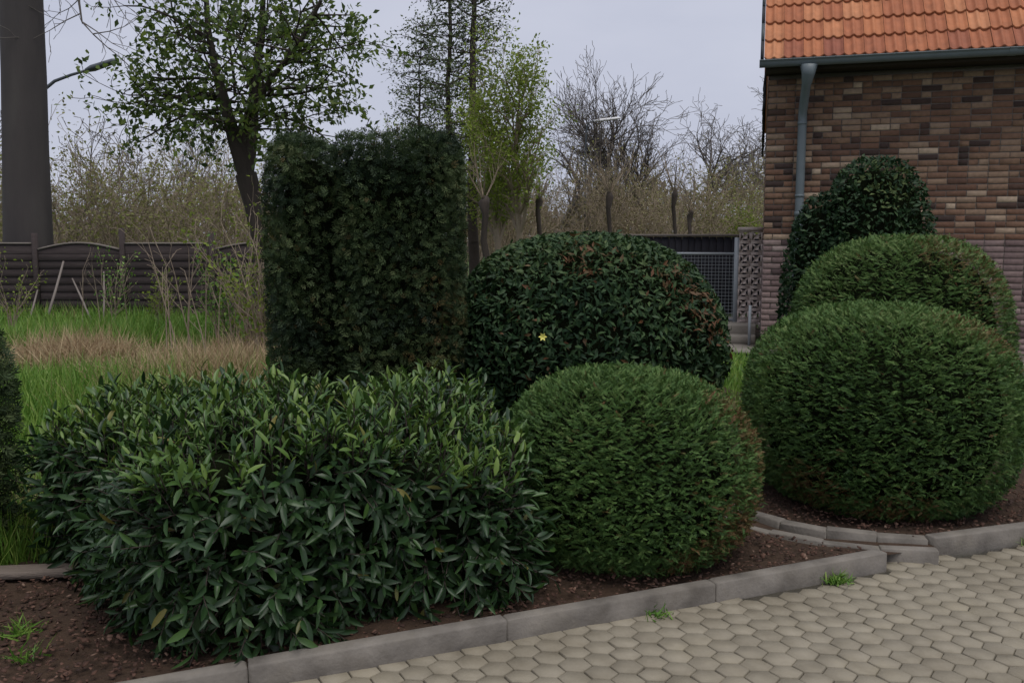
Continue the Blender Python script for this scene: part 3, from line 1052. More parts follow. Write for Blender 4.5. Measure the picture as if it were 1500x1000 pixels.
def clipped_bush(name, label, C, G, n, size, mat, r, brownf=None, depth=.07, template='sprig', tintf=None, group=None, out=.55, core_d=.13, trunk=True):
    root = empty(name, (C[0], C[1], .03))
    tag(root, label, 'bush', group)
    P, N = grid_sample(G, n, r)
    dep = depth * r.random(n) ** 1.6
    jut = np.where(r.random(n) < .06, r.random(n) * .03, 0)
    pos = P - N * (dep - jut)[:, None]
    tan = nrm(np.cross(N, rand_unit(n, r)))
    ax = nrm(N * (out + .3 * r.random(n))[:, None] + tan * .85 + np.array([0, 0, .1]))
    upv = nrm(N * .6 + np.array([0, 0, .5]) + rand_unit(n, r) * .8)
    sc = size * r.uniform(.7, 1.3, n)
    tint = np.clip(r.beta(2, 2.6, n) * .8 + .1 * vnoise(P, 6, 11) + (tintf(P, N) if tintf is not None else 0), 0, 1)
    br = np.clip(brownf(P, N, r) if brownf is not None else np.zeros(n), 0, 1)
    c = Coll()
    if template == 'strand':
        tpl = [strand_template(11, s) for s in range(6)]
        hz_ = nrm(np.cross(N, np.array([0, 0, 1.0])) + 1e-4) * np.where(r.random(n) < .5, 1, -1)[:, None]
        ax = nrm(N * r.uniform(.25, .8, n)[:, None] + hz_ * .75 + tan * .45 + np.array([0, 0, .05]))
    elif template == 'sprig':
        tpl = [sprig_template(9, s) for s in range(4)]
    else:
        tpl = [template]
    sel = r.integers(0, len(tpl), n)
    for k, (tv, tf) in enumerate(tpl):
        m = sel == k
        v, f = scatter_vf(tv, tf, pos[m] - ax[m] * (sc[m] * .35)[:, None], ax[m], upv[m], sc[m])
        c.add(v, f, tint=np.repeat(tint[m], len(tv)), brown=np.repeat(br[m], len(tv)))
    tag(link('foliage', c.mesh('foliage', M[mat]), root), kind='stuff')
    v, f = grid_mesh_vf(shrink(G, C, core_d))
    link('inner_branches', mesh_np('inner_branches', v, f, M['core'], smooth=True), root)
    if trunk:
        v, f = tube_vf([(C[0], C[1], -.05), (C[0] + .02, C[1], .25), (C[0], C[1] + .02, .5)], [.06, .05, .04], 8)
        link('stem', mesh_np('stem', v, f, M['bark'], smooth=True), root)
    return root


def brown_patch(cen, rad, amt=.9, base=.02):
    def f(P, N, r):
        d = np.zeros(len(P))
        for c, rr in zip(cen, rad):
            q = np.linalg.norm(P - np.array(c), axis=1) / rr
            d = np.maximum(d, np.clip(1.3 - q + .35 * vnoise(P, 9, 5), 0, 1))
        return np.where(r.random(len(P)) < d * amt + base, r.uniform(.45, 1, len(P)), 0)
    return f


r1 = np.random.default_rng(21)
# front ball
C1 = (.57, 4.43, .50)
G1_ = bush_grid(C1, superfoot(.665, .65, 2.2), .44, .51, .42, eh=.8, ev=.92, ehb=.36, phimin=-84, lump=.012, lf=6, seed=2)
clipped_bush('yew_ball', 'clipped yew ball behind the kerb, next to the laurel hedge', C1, G1_, 26000, .046, 'yew', r1,
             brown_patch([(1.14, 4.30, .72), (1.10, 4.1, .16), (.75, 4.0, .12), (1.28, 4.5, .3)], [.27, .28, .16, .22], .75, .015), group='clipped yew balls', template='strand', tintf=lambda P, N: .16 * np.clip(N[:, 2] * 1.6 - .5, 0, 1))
# right ball in the round bed
C2 = (2.225, 5.36, .64)
G2_ = bush_grid(C2, superfoot(.765, .84, 2.3), .60, .61, .58, eh=.72, ev=.88, ehb=.36, phimin=-84, lump=.014, lf=5, seed=5)
clipped_bush('yew_ball', 'largest clipped yew ball standing in the round stone-edged bed', C2, G2_, 34000, .047, 'yew', r1,
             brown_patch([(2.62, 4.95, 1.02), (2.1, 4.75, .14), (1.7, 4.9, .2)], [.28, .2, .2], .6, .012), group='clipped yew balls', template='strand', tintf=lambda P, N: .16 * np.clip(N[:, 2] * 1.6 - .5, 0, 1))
# third ball behind it
C3 = (3.12, 7.1, .9)
G3_ = bush_grid(C3, superfoot(.83, .78, 2.2), .80, .83, .78, eh=.72, ev=.95, phimin=-70, lump=.02, lf=5, seed=8)
clipped_bush('yew_ball', 'clipped yew dome with russet flecks between the round-bed ball and the tall dark bush', C3, G3_, 22000, .056, 'yew', r1,
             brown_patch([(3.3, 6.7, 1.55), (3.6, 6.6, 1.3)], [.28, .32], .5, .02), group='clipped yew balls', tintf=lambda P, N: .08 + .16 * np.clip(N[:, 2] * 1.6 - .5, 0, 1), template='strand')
# tall dark bush against the house wall, with a lower shoulder
C4 = (3.52, 8.7, 1.1)




G4_ = bush_grid(C4, superfoot(.60, .56, 2.0), 1.0, 1.36, .95, eh=.62, ev=1.0, phimin=-70, lump=.03, lf=5, seed=9)
G4b = bush_grid((3.14, 8.85, 1.0), superfoot(.43, .45, 2.0), .95, 1.12, .9, eh=.62, ev=1.0, phimin=-70, lump=.03, lf=5, seed=10)
dl = leaf_template(.5, .15, .12, (0, .45, 1), (.15, 1, .05))
tb = clipped_bush('evergreen_bush', 'tall dark green dome-topped bush with pale tips against the brick wall', C4, G4_, 9000, .055, 'dome', r1,
                  lambda P, N, r: np.where(r.random(len(P)) < np.clip(1.2 - np.linalg.norm(P - np.array([3.5, 8.25, 2.15]), axis=1) / .25, 0, .35), .0, 0), template=dl,
                  tintf=lambda P, N: np.where((np.linalg.norm(P - np.array([3.5, 8.3, 2.15]), axis=1) < .28) & (rng.random(len(P)) < .45), .7, -.08))
clipped_bush('evergreen_bush', 'lower dark bush beside the downpipe, half behind the tall one', (3.14, 8.85, 1.0), G4b, 6000, .055, 'dome', r1, template=dl, tintf=lambda P, N: -.12)
# big dome of broad leaves
C5 = (.62, 7.5, .8)
G5_ = bush_grid(C5, superfoot(1.20, 1.1, 2.2), .62, 1.02, .60, eh=.72, ev=.95, phimin=-60, lump=.03, lf=4, seed=12)
clipped_bush('evergreen_bush', 'broad dark dome of glossy leaves beside the square-cut hedge', C5, G5_, 24000, .060, 'dome', r1,
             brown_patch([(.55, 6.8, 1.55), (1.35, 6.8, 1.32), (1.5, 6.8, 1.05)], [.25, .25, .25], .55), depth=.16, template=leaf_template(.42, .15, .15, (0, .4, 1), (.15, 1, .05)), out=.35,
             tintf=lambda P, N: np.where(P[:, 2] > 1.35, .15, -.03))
# yellow flower on the dome
fl = at(795, 493, 6.42)
c = Coll()
for k in range(6):
    a = k * math.pi / 3
    v, f = scatter_vf(*QUADLEAF, np.array([fl]), np.array([[math.cos(a), -.5, math.sin(a)]]), np.array([[0., -1, .2]]), np.array([.035]))
    c.add(v, f)
tag(link('flower', c.mesh('flower', M['petal'])), 'single small yellow flower on the broad dark dome', 'flower')

# square-cut yew block
C6 = (-1.13, 7.15, 1.2)


def notch(G):
    G = G.copy()
    g = np.exp(-((G[..., 0] + 1.37) / .10) ** 2)
    G[..., 2] -= g * .09 * (G[..., 2] > 2.0)
    front = (G[..., 1] < 7.0)
    G[..., 1] += g * .16 * front
    return G


G6_ = bush_grid(C6, superfoot(.735, .70, 7, math.radians(4)), 1.2, 1.18, 1.15, eh=.16, ev=.2, phimin=-86, nth=160, nph=90, lump=.03, lf=7, seed=14, hook=notch)
clipped_bush('yew_block', 'tall square-cut dark yew hedge block behind the laurel', C6, G6_, 34000, .056, 'yew_dark', r1,
             brown_patch([(-.4, 6.4, 1.0), (-.45, 6.4, .6)], [.4, .35], .35), depth=.15, out=.4, core_d=.22, tintf=lambda P, N: .22 * vnoise(P, 12, 8))
# dark conifer at the left edge
C7 = (-3.08, 4.15, .7)
G7_ = bush_grid(C7, superfoot(.70, .60, 2), .6, .86, .57, eh=.6, ev=.9, ehb=.3, phimin=-80, lump=.05, lf=6, seed=15)
clipped_bush('conifer', 'dark feathery conifer left of the laurel hedge', C7, G7_, 8000, .06, 'yew_dark', r1, depth=.12, out=.9)

# ------------------------------------------------------------------ laurel hedge
def polyfoot(C, pts):
    pts = np.array(pts) - np.array(C[:2])
    def R(T):
        T = np.asarray(T)
        out = np.full(T.shape, 1e9)
        d = np.stack([np.cos(T), np.sin(T)], -1)
        acc = 0
        for i in range(len(pts)):
            p, q = pts[i], pts[(i + 1) % len(pts)]
            n = np.array([(q - p)[1], -(q - p)[0]]); n = n / np.linalg.norm(n)
            off = p @ n
            den = d @ n
            acc = acc + (np.maximum(den, 0) / off) ** 12
        return 1.0 / acc ** (1 / 12)
    return R


CL = (-.95, 4.15, .45)
foot = polyfoot(CL, [(-1.26, 3.04), (.06, 3.56), (.12, 4.40), (-.1, 4.88), (-2.3, 4.9), (-2.42, 4.3)])


def lshape(G):
    G = G.copy()
    z = G[..., 2]
    x = G[..., 0]
    k = 1 - .20 * np.clip((x + .5) / .75, 0, 1) ** 1.5 - .12 * np.clip((-x - 1.4) / .8, 0, 1)
    G[..., 2] = .05 + (z - .05) * k
    return G


GL = bush_grid(CL, foot, .38, .47, .36, eh=.30, ev=.42, ehb=.15, phimin=-84, nth=180, nph=80, lump=.075, lf=6.5, seed=31, hook=lshape)
rl = np.random.default_rng(33)
laurel = empty('laurel_hedge', (CL[0], CL[1], .03))
tag(laurel, 'low wide cherry laurel hedge with long glossy leaves along the kerb', 'hedge')
NS = 3200
P, N = grid_sample(GL, NS, rl)
keep = (P[:, 2] > .05)
P, N = P[keep], N[keep]
NS = len(P)
dep = rl.random(NS) ** 1.3 * .17 - np.where(rl.random(NS) < .08, .05, 0)
topness = np.clip(N[:, 2], 0, 1)
sdir = nrm(N * .9 + np.array([0, 0, 1.0]) * (.15 + .8 * topness)[:, None] + rand_unit(NS, rl) * .45 + np.c_[np.zeros((NS, 2)), -.35 * (P[:, 2] < .35)])
slen = rl.uniform(.09, .17, NS)
base = P - N * dep[:, None] - sdir * (slen * .6)[:, None]
LV = [leaf_template(w, fo, be, (0, .12, .35, .65, .88, 1), (.10, .35, .95, .95, .5, .04)) for w, fo, be in ((.25, .22, .12), (.29, .12, .25), (.22, .3, .05), (.27, .18, .38), (.26, .45, .2))]
lp, la, lu, lsz, lt = [], [], [], [], []
stems = []
for i in range(NS):
    nl = rl.integers(5, 9)
    young = topness[i] > .4 and rl.random() < .8
    s0 = nrm(np.cross(sdir[i], rand_unit(1, rl)[0])); s1 = np.cross(sdir[i], s0)
    stems.append([*base[i], *(base[i] + sdir[i] * slen[i]), .003, .0018])
    for k in range(nl):
        t = (k + .6) / nl
        a = k * 2.4 + rl.uniform(-.4, .4)
        rad = math.cos(a) * s0 + math.sin(a) * s1
        open_ = 1.25 - .85 * t * (1 if young else .7)
        ax = nrm(sdir[i] + rad * open_ + (np.array([0, 0, .12]) if topness[i] > .4 else np.array([0, 0, -.15])) + rand_unit(1, rl)[0] * .4)
        lp.append(base[i] + sdir[i] * slen[i] * t); la.append(ax)
        lu.append(nrm(np.array(sdir[i]) * 1.0 - rad * .2 + np.array([0, 0, .55]) + rand_unit(1, rl)[0] * .25))
        lsz.append(rl.uniform(.058, .100) * (.85 if young else 1))
        b = rl.beta(1.8, 3.4) * .66
        if young: b = .5 + .5 * t * rl.random() + .1 * rl.random()
        lt.append(b)
lp, la, lu, lsz, lt = map(np.array, (lp, la, lu, lsz, lt))
lbr = np.where(rl.random(len(lp)) < .012, rl.uniform(.4, 1, len(lp)), 0)
sel = rl.integers(0, len(LV), len(lp))
# the 300 leaves that show largest: nearest ones on the outside of the front
score = np.linalg.norm(lp - np.array([0, 0, CAMH]), axis=1) + np.repeat(0, len(lp)) + .8 * np.maximum(0, .25 - lp[:, 2]) + rl.random(len(lp)) * .35
vis = np.abs(lp[:, 0] / np.maximum(lp[:, 1], .1)) < .57
score[~vis] = 1e9
top = np.argsort(score)[:300]
istop = np.zeros(len(lp), bool); istop[top] = True
c = Coll()
for k, (tv, tf) in enumerate(LV):
    m = (sel == k) & ~istop
    v, f = scatter_vf(tv, tf, lp[m], la[m], lu[m], lsz[m])
    c.add(v, f, tint=np.repeat(lt[m], len(tv)), brown=np.repeat(lbr[m], len(tv)))
tag(link('foliage', c.mesh('foliage', M['laurel'], smooth=True), laurel), kind='stuff')
lm = {}
for i in top:
    k = int(sel[i]); q = int(min(5, lt[i] * 6))
    if (k, q) not in lm:
        tv, tf = LV[k]
        lm[(k, q)] = mesh_np('leaf', tv, tf, M['laurel'], {'tint': np.full(len(tv), (q + .5) / 6), 'brown': np.zeros(len(tv))}, smooth=True)
    a = nrm(la[i]); s = nrm(np.cross(a, lu[i])); n = np.cross(s, a)
    o = link('leaf', lm[(k, q)], laurel)
    o.location = tuple(lp[i]); o.scale = (lsz[i],) * 3
    o.rotation_euler = Matrix(((s[0], a[0], n[0]), (s[1], a[1], n[1]), (s[2], a[2], n[2]))).to_euler()
# stems: main branches from the ground plus shoots
for k in range(26):
    a = rl.uniform(0, 6.28); q = math.sqrt(rl.random()) * .55
    bx, by = CL[0] + q * 1.2 * math.cos(a), CL[1] + q * .8 * math.sin(a)
    ex_, ey = bx + rl.uniform(-.25, .25), by + rl.uniform(-.25, .2)
    stems.append([bx, by, .0, (bx + ex_) / 2, (by + ey) / 2, .4, .012, .009])
    stems.append([(bx + ex_) / 2, (by + ey) / 2, .4, ex_, ey, .75, .009, .005])
v, f = segs_vf(stems, 4)
link('stems', mesh_np('stems', v, f, M['twig']), laurel)
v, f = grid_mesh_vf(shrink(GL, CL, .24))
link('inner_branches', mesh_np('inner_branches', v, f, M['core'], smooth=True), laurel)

# ------------------------------------------------------------------ trees
def grow(S, T, p, d, L, r, lev, o, R):
    n = max(2, int(round(L / o['seg'])))
    n = min(n, 9)
    rr = r
    for i in range(n):
        d = d + R.normal(size=3) * o['wander'] * (1 + .3 * lev)
        d[2] += o['up'] * (1 if lev else .3)
        d = d / math.sqrt(d @ d)
        q = p + d * (L / n)
        r2 = max(o['rmin'], r * (1 - o.get('taper', .65) * (i + 1) / n))
        S.append((p[0], p[1], p[2], q[0], q[1], q[2], rr, r2))
        f = (i + 1) / n
        if lev < o['lev'] and f > o['start'][min(lev, len(o['start']) - 1)]:
            for k in range(o['kids'][min(lev, len(o['kids']) - 1)]):
                a = R.normal(size=3)
                a = a - d * (a @ d); a = a / math.sqrt(a @ a)
                sp = o['spread'] * R.uniform(.7, 1.3)
                dd = d * math.cos(sp) + a * math.sin(sp)
                grow(S, T, q, dd, L * o['ratio'] * R.uniform(.7, 1.15) * (1 - .35 * f * (lev == 0) * o.get('cone', 0)), r2 * .68, lev + 1, o, R)
        if lev >= o['lev'] - o.get('leaflev', 0): T.append((q[0], q[1], q[2], d[0], d[1], d[2]))
        p, rr = q, r2


def leaves_vf(T, per, size, spread, R, keep=1.0):
    T = np.array(T)
    if keep < 1: T = T[R.random(len(T)) < keep]
    n = len(T) * per
    b = np.repeat(T, per, 0)
    pos = b[:, :3] + R.normal(size=(n, 3)) * spread
    ax = nrm(b[:, 3:] * .5 + rand_unit(n, R) + np.array([0, 0, -.15]))
    v, f = scatter_vf(*QUADLEAF, pos, ax, nrm(rand_unit(n, R) + [0, 0, .6]), size * R.uniform(.6, 1.3, n))
    return v, f, np.repeat(R.random(n), 4)


def make_tree(name, label, base, o, seed, bark='twig_grey', leaf=None, per=2, size=.1, spread=.08, group=None, keep=1.0, first=None, cat='tree', nsides=4):
    R = np.random.default_rng(seed)
    S, T = [], []
    if first: first(S, T, o, R)
    else: grow(S, T, np.array(base, float), np.array(o.get('dir', (0, 0, 1)), float), o['H'], o['r'], 0, o, R)
    root = empty(name, base)
    tag(root, label, cat, group)
    S = np.array(S)
    big = S[:, 6] > o['r'] * .35
    v, f = segs_vf(S[big], 8)
    link('trunk', mesh_np('trunk', v, f, M[bark], smooth=True), root)
    v, f = segs_vf(S[~big], nsides if leaf is None else 3)
    link('crown', mesh_np('crown', v, f, M[bark]), root)
    if leaf:
        v, f, t = leaves_vf(T, per, size, spread, R, keep)
        tag(link('leaves', mesh_np('leaves', v, f, M[leaf], {'tint': t, 'brown': 0 * t}), root), kind='stuff')
    return root


# ornamental leafy tree in the meadow
TY = 13.0
tp = [at(392, 420, TY), at(383, 350, TY), at(372, 300, TY), at(360, 255, TY)]
tp[0] = at(396, 480, TY); tp.insert(0, np.array([tp[0][0], TY, -.05]))


def ornamental(S, T, o, R):
    pts = tp; rads = [.21, .17, .15, .145, .16]
    for i in range(len(pts) - 1): S.append((*pts[i], *pts[i + 1], rads[i], rads[i + 1]))
    fork = pts[-1]
    arms = [([at(345, 210, TY - .1), at(333, 165, TY - .2), at(318, 110, TY - .3), at(305, 40, TY - .3), at(300, -60, TY)], .125),
            ([at(368, 200, TY + .1), at(371, 150, TY + .2), at(378, 90, TY + .2), at(385, 20, TY + .3), at(390, -90, TY)], .12),
            ([at(352, 190, TY - .05), at(366, 165, TY - .35), at(400, 110, TY - .6), at(440, 60, TY - .7), at(470, 0, TY - .7)], .075)]
    for k, (pp, r) in enumerate(arms):
        pp = [fork] + pp
        rr = np.linspace(r, .03, len(pp))
        for i in range(len(pp) - 1):
            S.append((*pp[i], *pp[i + 1], rr[i], rr[i + 1]))
            d = nrm(pp[i + 1] - pp[i])
            if i >= 1:
                for m in range(6):
                    f = R.random(); p = pp[i] * (1 - f) + pp[i + 1] * f
                    a = R.normal(size=3); a[2] *= .35; a = nrm(a)
                    grow(S, T, p, nrm(a + d * .35), R.uniform(.6, 1.15), .02, 1, o, R)
    for (x, y, dx, dy) in ((345, 150, -1.5, -.05), (375, 140, 1.6, .05), (330, 120, -1.3, .35), (385, 95, 1.7, .25), (340, 130, -.6, -.25), (380, 130, .9, -.15), (385, 60, 1.6, .45), (320, 60, -1.4, .5), (338, 165, -1.0, -.35), (372, 160, .9, -.3), (330, 140, -1.2, -.1), (376, 120, 1.3, -.1), (345, 140, .1, .2), (360, 130, .3, .4)):
        grow(S, T, at(x, y, TY), nrm(np.array([dx, R.uniform(-.5, .5), dy])), 1.3, .03, 1, o, R)


make_tree('leafy_tree', 'forked tree with sparse dark green leaves in front of the lamella fence', tuple(tp[0]),
          dict(seg=.22, wander=.13, up=.015, rmin=.005, lev=3, start=[.3, .3, .3], kids=[2, 1, 1], spread=.75, ratio=.45, H=1, r=.2, leaflev=1), 101, 'bark', 'tree_leaf', 4, .10, .07, first=ornamental, keep=.85)

# thick smooth trunk behind the fence
BY = 19.6
bt = empty('beech_tree', tuple(at(44, 500, BY)))
bt.location.z = 0
tag(bt, 'thick grey smooth-barked tree trunk behind the lamella fence', 'tree')
pb = [at(43, 500, BY), at(42, 350, BY), at(38, 220, BY), at(35, 110, BY), at(31, 0, BY), at(28, -120, BY), at(30, -260, BY)]
pb[0][2] = -.05
v, f = tube_vf(pb, [.60, .485, .46, .44, .425, .41, .36], 20)
v = v + .012 * vnoise(v, 4, 3)[:, None] * nrm(v - np.array([pb[1][0], BY, 0]) * [1, 1, 0] - v * [0, 0, 1])
link('trunk', mesh_np('trunk', v, f, M['beech'], smooth=True), bt)
R = np.random.default_rng(5)
S, T = [], []
ob = dict(seg=.35, wander=.12, up=-.03, rmin=.006, lev=3, start=[.3, .2, .2], kids=[1, 1, 1], spread=.6, ratio=.55)
for k in range(9):
    a = R.uniform(0, 6.28)
    grow(S, T, np.array(pb[-1]) + [0, 0, -R.random() * 1.5], nrm(np.array([math.cos(a), math.sin(a), .8])), 3.2, .09, 0, dict(ob, up=.05), R)
# hanging twigs right of the trunk
hang = [at(60, -170, BY), at(95, -90, BY), at(113, -40, BY), at(116, 5, BY), at(120, 32, BY), at(136, 50, BY)]
for i in range(5): S.append((*hang[i], *hang[i + 1], .05 - .008 * i, .042 - .008 * i))
for (x, y, dx, dz) in ((118, 20, -.6, -.5), (136, 50, .8, .3), (136, 50, .5, -.7), (120, 32, .6, -.4), (140, -40, .5, -.6), (150, -20, .6, -.6), (90, -60, -.2, -1), (160, -30, .7, -.3), (115, 0, -.8, -.3)):
    grow(S, T, at(x, y, BY), nrm(np.array([dx, R.uniform(-.3, .3), dz])), 1.1, .014, 1, ob, R)
v, f = segs_vf(S, 4)
link('crown', mesh_np('crown', v, f, M['twig_grey']), bt)

# two slim alders and a smaller third
oa = dict(seg=.5, wander=.05, up=.01, rmin=.006, lev=2, start=[.12, .1], kids=[5, 2], spread=1.25, ratio=.13, leaflev=1, taper=.8)
def alder(x, y0, top, Y, seed, label, H, r):
    b = at(x, 500, Y); b[2] = 0
    o = dict(oa, H=H, r=r, seg=H / 9.0)
    R = np.random.default_rng(seed)
    def first(S, T, o, R):
        p = np.array(b); n = 34
        for i in range(n):
            q = p + np.array([R.normal() * .02, R.normal() * .02, H / n])
            ra, rb_ = r * (1 - .85 * i / n), r * (1 - .85 * (i + 1) / n)
            S.append((*p, *q, ra, rb_))
            if i > 5:
                for k in range(7):
                    a = R.uniform(0, 6.28)
                    grow(S, T, q, np.array([math.cos(a), math.sin(a), R.uniform(-.15, .4)]), R.uniform(.5, 1.75) * (1.15 - .5 * i / n), .024, 1, dict(o, seg=.28, wander=.1, kids=[2, 1], lev=2, ratio=.4, start=[.2, .2], spread=.8), R)
            p = q
    make_tree('alder_tree', label, tuple(b), o, seed, 'twig', 'alder_leaf', 3, .11, .07, first=first, keep=.9, group='slim alders behind the yew block')


alder(662, 0, 0, 30, 61, 'slim straight alder with open crown rising behind the yew block', 13.2, .13)
alder(697, 0, 0, 29, 62, 'slim alder with thick lower trunk at the edge of the yew block', 12.6, .19)
alder(618, 0, 95, 33, 63, 'shorter thin alder behind the middle of the yew block', 9.2, .10)

# young lime-green trees
ol = dict(seg=.45, wander=.10, up=.05, rmin=.006, lev=3, start=[.25, .2, .2], kids=[3, 2, 2], spread=.6, ratio=.42, leaflev=1, cone=.6)
def lime(x, Y, H, seed, label, keep=.8, per=3, r=.12):
    b = at(x, 500, Y); b[2] = 0
    make_tree('lime_green_tree', label, tuple(b), dict(ol, H=H * .78, r=r), seed, 'twig_brown', 'lime', per, .105, .16, keep=keep, group='trees in fresh yellow-green leaf')


lime(760, 26, 6.6, 71, 'yellow-green leafy tree right of the alders', .95, 5)
lime(738, 27, 5.4, 78, 'yellow-green slender tree touching the alder trunk', .8, 5)
lime(575, 34, 5.6, 72, 'pale yellow-green tree showing above the left of the yew block', .5)
lime(635, 36, 6.0, 73, 'pale yellow-green tree showing above the middle of the yew block', .5)
lime(520, 38, 5.2, 74, 'thin yellow-green tree between the leafy tree and the yew block', .3)
lime(1085, 34, 2.6, 75, 'small yellow-green bush tree left of the house corner', .9, 3, .07)

# bare trees
obr = dict(seg=.55, wander=.13, up=.035, rmin=.010, lev=4, start=[.4, .3, .2, .15], kids=[2, 2, 2, 1], spread=.72, ratio=.5)
def bare(x, Y, H, r, seed, label, **kw):
    b = at(x, 500, Y); b[2] = 0
    make_tree('bare_tree', label, tuple(b), dict(obr, H=H * .74, r=r * 1.1, **kw), seed, 'twig_grey', group='bare trees behind the gardens')


bare(800, 42, 7.4, .24, 81, 'bare grey tree with forked trunk right of the yellow-green tree', dir=(.12, 0, 1))
bare(862, 40, 6.6, .14, 82, 'bare thin tree between the forked bare tree and the narrow one', kids=[1, 2, 1, 1])
bare(915, 44, 8.2, .2, 83, 'narrow upright bare tree with fine twigs', spread=.5, up=.06, kids=[3, 2, 2, 1], start=[.25, .2, .2, .2])
bare(930, 45, 6.8, .14, 88, 'small bare tree close beside the narrow upright one', spread=.4, up=.07)
bare(1040, 48, 7.2, .24, 84, 'round-crowned bare tree left of the house', spread=.8, kids=[3, 2, 2, 1])
bare(1075, 50, 7.0, .2, 85, 'second round bare crown touching the house edge', spread=.8, kids=[3, 2, 2, 1])
bare(1140, 46, 7.4, .22, 86, 'bare tree mostly hidden behind the house', spread=.6)
bare(105, 30, 4.9, .1, 87, 'small bare tree right of the thick trunk', kids=[2, 2, 1, 1])
bare(215, 34, 4.6, .1, 89, 'bare sapling beside the leafy tree, beyond the fence')
bare(250, 36, 5.0, .1, 90, 'upright bare sapling behind the leafy tree trunk', spread=.35, up=.08)
bare(-15, 32, 6, .12, 91, 'bare tree left of the thick trunk')

# pollarded stumps
def pollard(x, Y, top, r, seed, label):
    b = at(x, 500, Y); b[2] = 0
    h = at(x, top, Y)[2]
    R = np.random.default_rng(seed)
    root = empty('pollard_tree', tuple(b)); tag(root, label, 'tree', 'pollarded trees beyond the gardens')
    k = R.normal(size=(6, 2)) * .04
    pts = [np.array([b[0] + k[i][0] * (i > 0), Y + k[i][1], z]) for i, z in enumerate((0, h * .3, h * .6, h * .85, h * .96, h + .05))]
    v, f = tube_vf(pts, [r * 1.25, r, r * .95, r * 1.0, r * 1.7, r * .9], 10)
    v = v + R.normal(size=v.shape) * r * .1
    link('trunk', mesh_np('trunk', v, f, M['bark'], smooth=True), root)
    S, T = [], []
    for i in range(14):
        a = R.uniform(0, 6.28)
        grow(S, T, pts[-2] + [0, 0, .05], nrm(np.array([math.cos(a) * .5, math.sin(a) * .5, 1])), R.uniform(.4, 1.3), .016, 1, dict(seg=.3, wander=.07, up=.05, rmin=.005, lev=2, start=[.3], kids=[1], spread=.4, ratio=.4), R)
    v, f = segs_vf(S, 3)
    link('crown', mesh_np('crown', v, f, M['twig_brown']), root)


pollard(890, 25, 283, .06, 1, 'pollarded trunk in front of the narrow bare tree')
pollard(983, 26, 280, .055, 2, 'pollarded trunk standing behind the dark board wall')
pollard(1009, 30, 312, .06, 3, 'short dark pollard stump behind the dark board wall')
pollard(713, 22, 292, .085, 4, 'leaning brown pollard beside the thick alder trunk')
pollard(788, 28, 290, .07, 5, 'dark pollard stump under the yellow-green tree')

# ------------------------------------------------------------------ thickets and far tree line
def thicket(label, n, x0, x1, y0, y1, h0, h1, seed, leafkeep, name='thicket', pxl=True):
    R = np.random.default_rng(seed)
    S, T = [], []
    o = dict(seg=.5, wander=.12, up=.04, rmin=.007, lev=3, start=[.2, .2, .2], kids=[1, 1, 1], spread=.55, ratio=.5, leaflev=1)
    for k in range(n):
        Y = R.uniform(y0, y1)
        b = at(R.uniform(x0, x1), 500, Y); b[2] = 0
        for m in range(5):
            a = R.uniform(0, 6.28)
            grow(S, T, b + np.array([R.normal() * .25, R.normal() * .25, 0]), nrm(np.array([math.cos(a) * .35, math.sin(a) * .35, 1])), R.uniform(h0, h1), .025, 0, o, R)
    v, f = segs_vf(S, 3)
    root = tag(link(name, mesh_np(name, v, f, M['twig_brown'])), label, 'shrubs', kind='stuff')
    v, f, t = leaves_vf(T, 3, .10, .14, R, leafkeep)
    t = np.clip(t * .55 + (.42 if x0 < 0 else .25) + .45 * np.repeat(vnoise(v[::4], .35, seed), 4), 0, 1)
    tag(link('leaves', mesh_np('leaves', v, f, M['thicket_leaf'], {'tint': t, 'brown': 0 * t}), root), kind='stuff')


thicket('brown and olive thicket of budding shrubs beyond the lamella fence', 48, -120, 420, 22, 34, 1.8, 3.1, 201, .5)
thicket('brown thicket of bare shrubs beyond the board wall', 70, 640, 1180, 32, 48, 2.0, 3.4, 202, .45)


def treeline():
    R = np.random.default_rng(9)
    n = 42000
    X = R.uniform(-75, 75, n); Y = 62 + R.random(n) * 14
    H = 3.4 + 1.2 * np.sin(X * .21) + .9 * np.sin(X * .57 + 2) + .5 * np.sin(X * 1.3)
    Z = R.random(n) ** .8 * H
    pos = np.stack([X, Y, Z], 1)
    v, f = scatter_vf(*QUADLEAF, pos, rand_unit(n, R) + [0, 0, .5], rand_unit(n, R), R.uniform(.25, .8, n))
    t = np.clip(np.repeat(R.random(n) * .5 + .3 * vnoise(pos, .3, 4) + .2, 4), 0, 1)
    return mesh_np('treeline', v, f, M['far_leaf'], {'tint': t, 'brown': 0 * t})


tag(link('treeline', treeline()), 'far brown-grey belt of woodland on the horizon', 'woodland', kind='stuff')

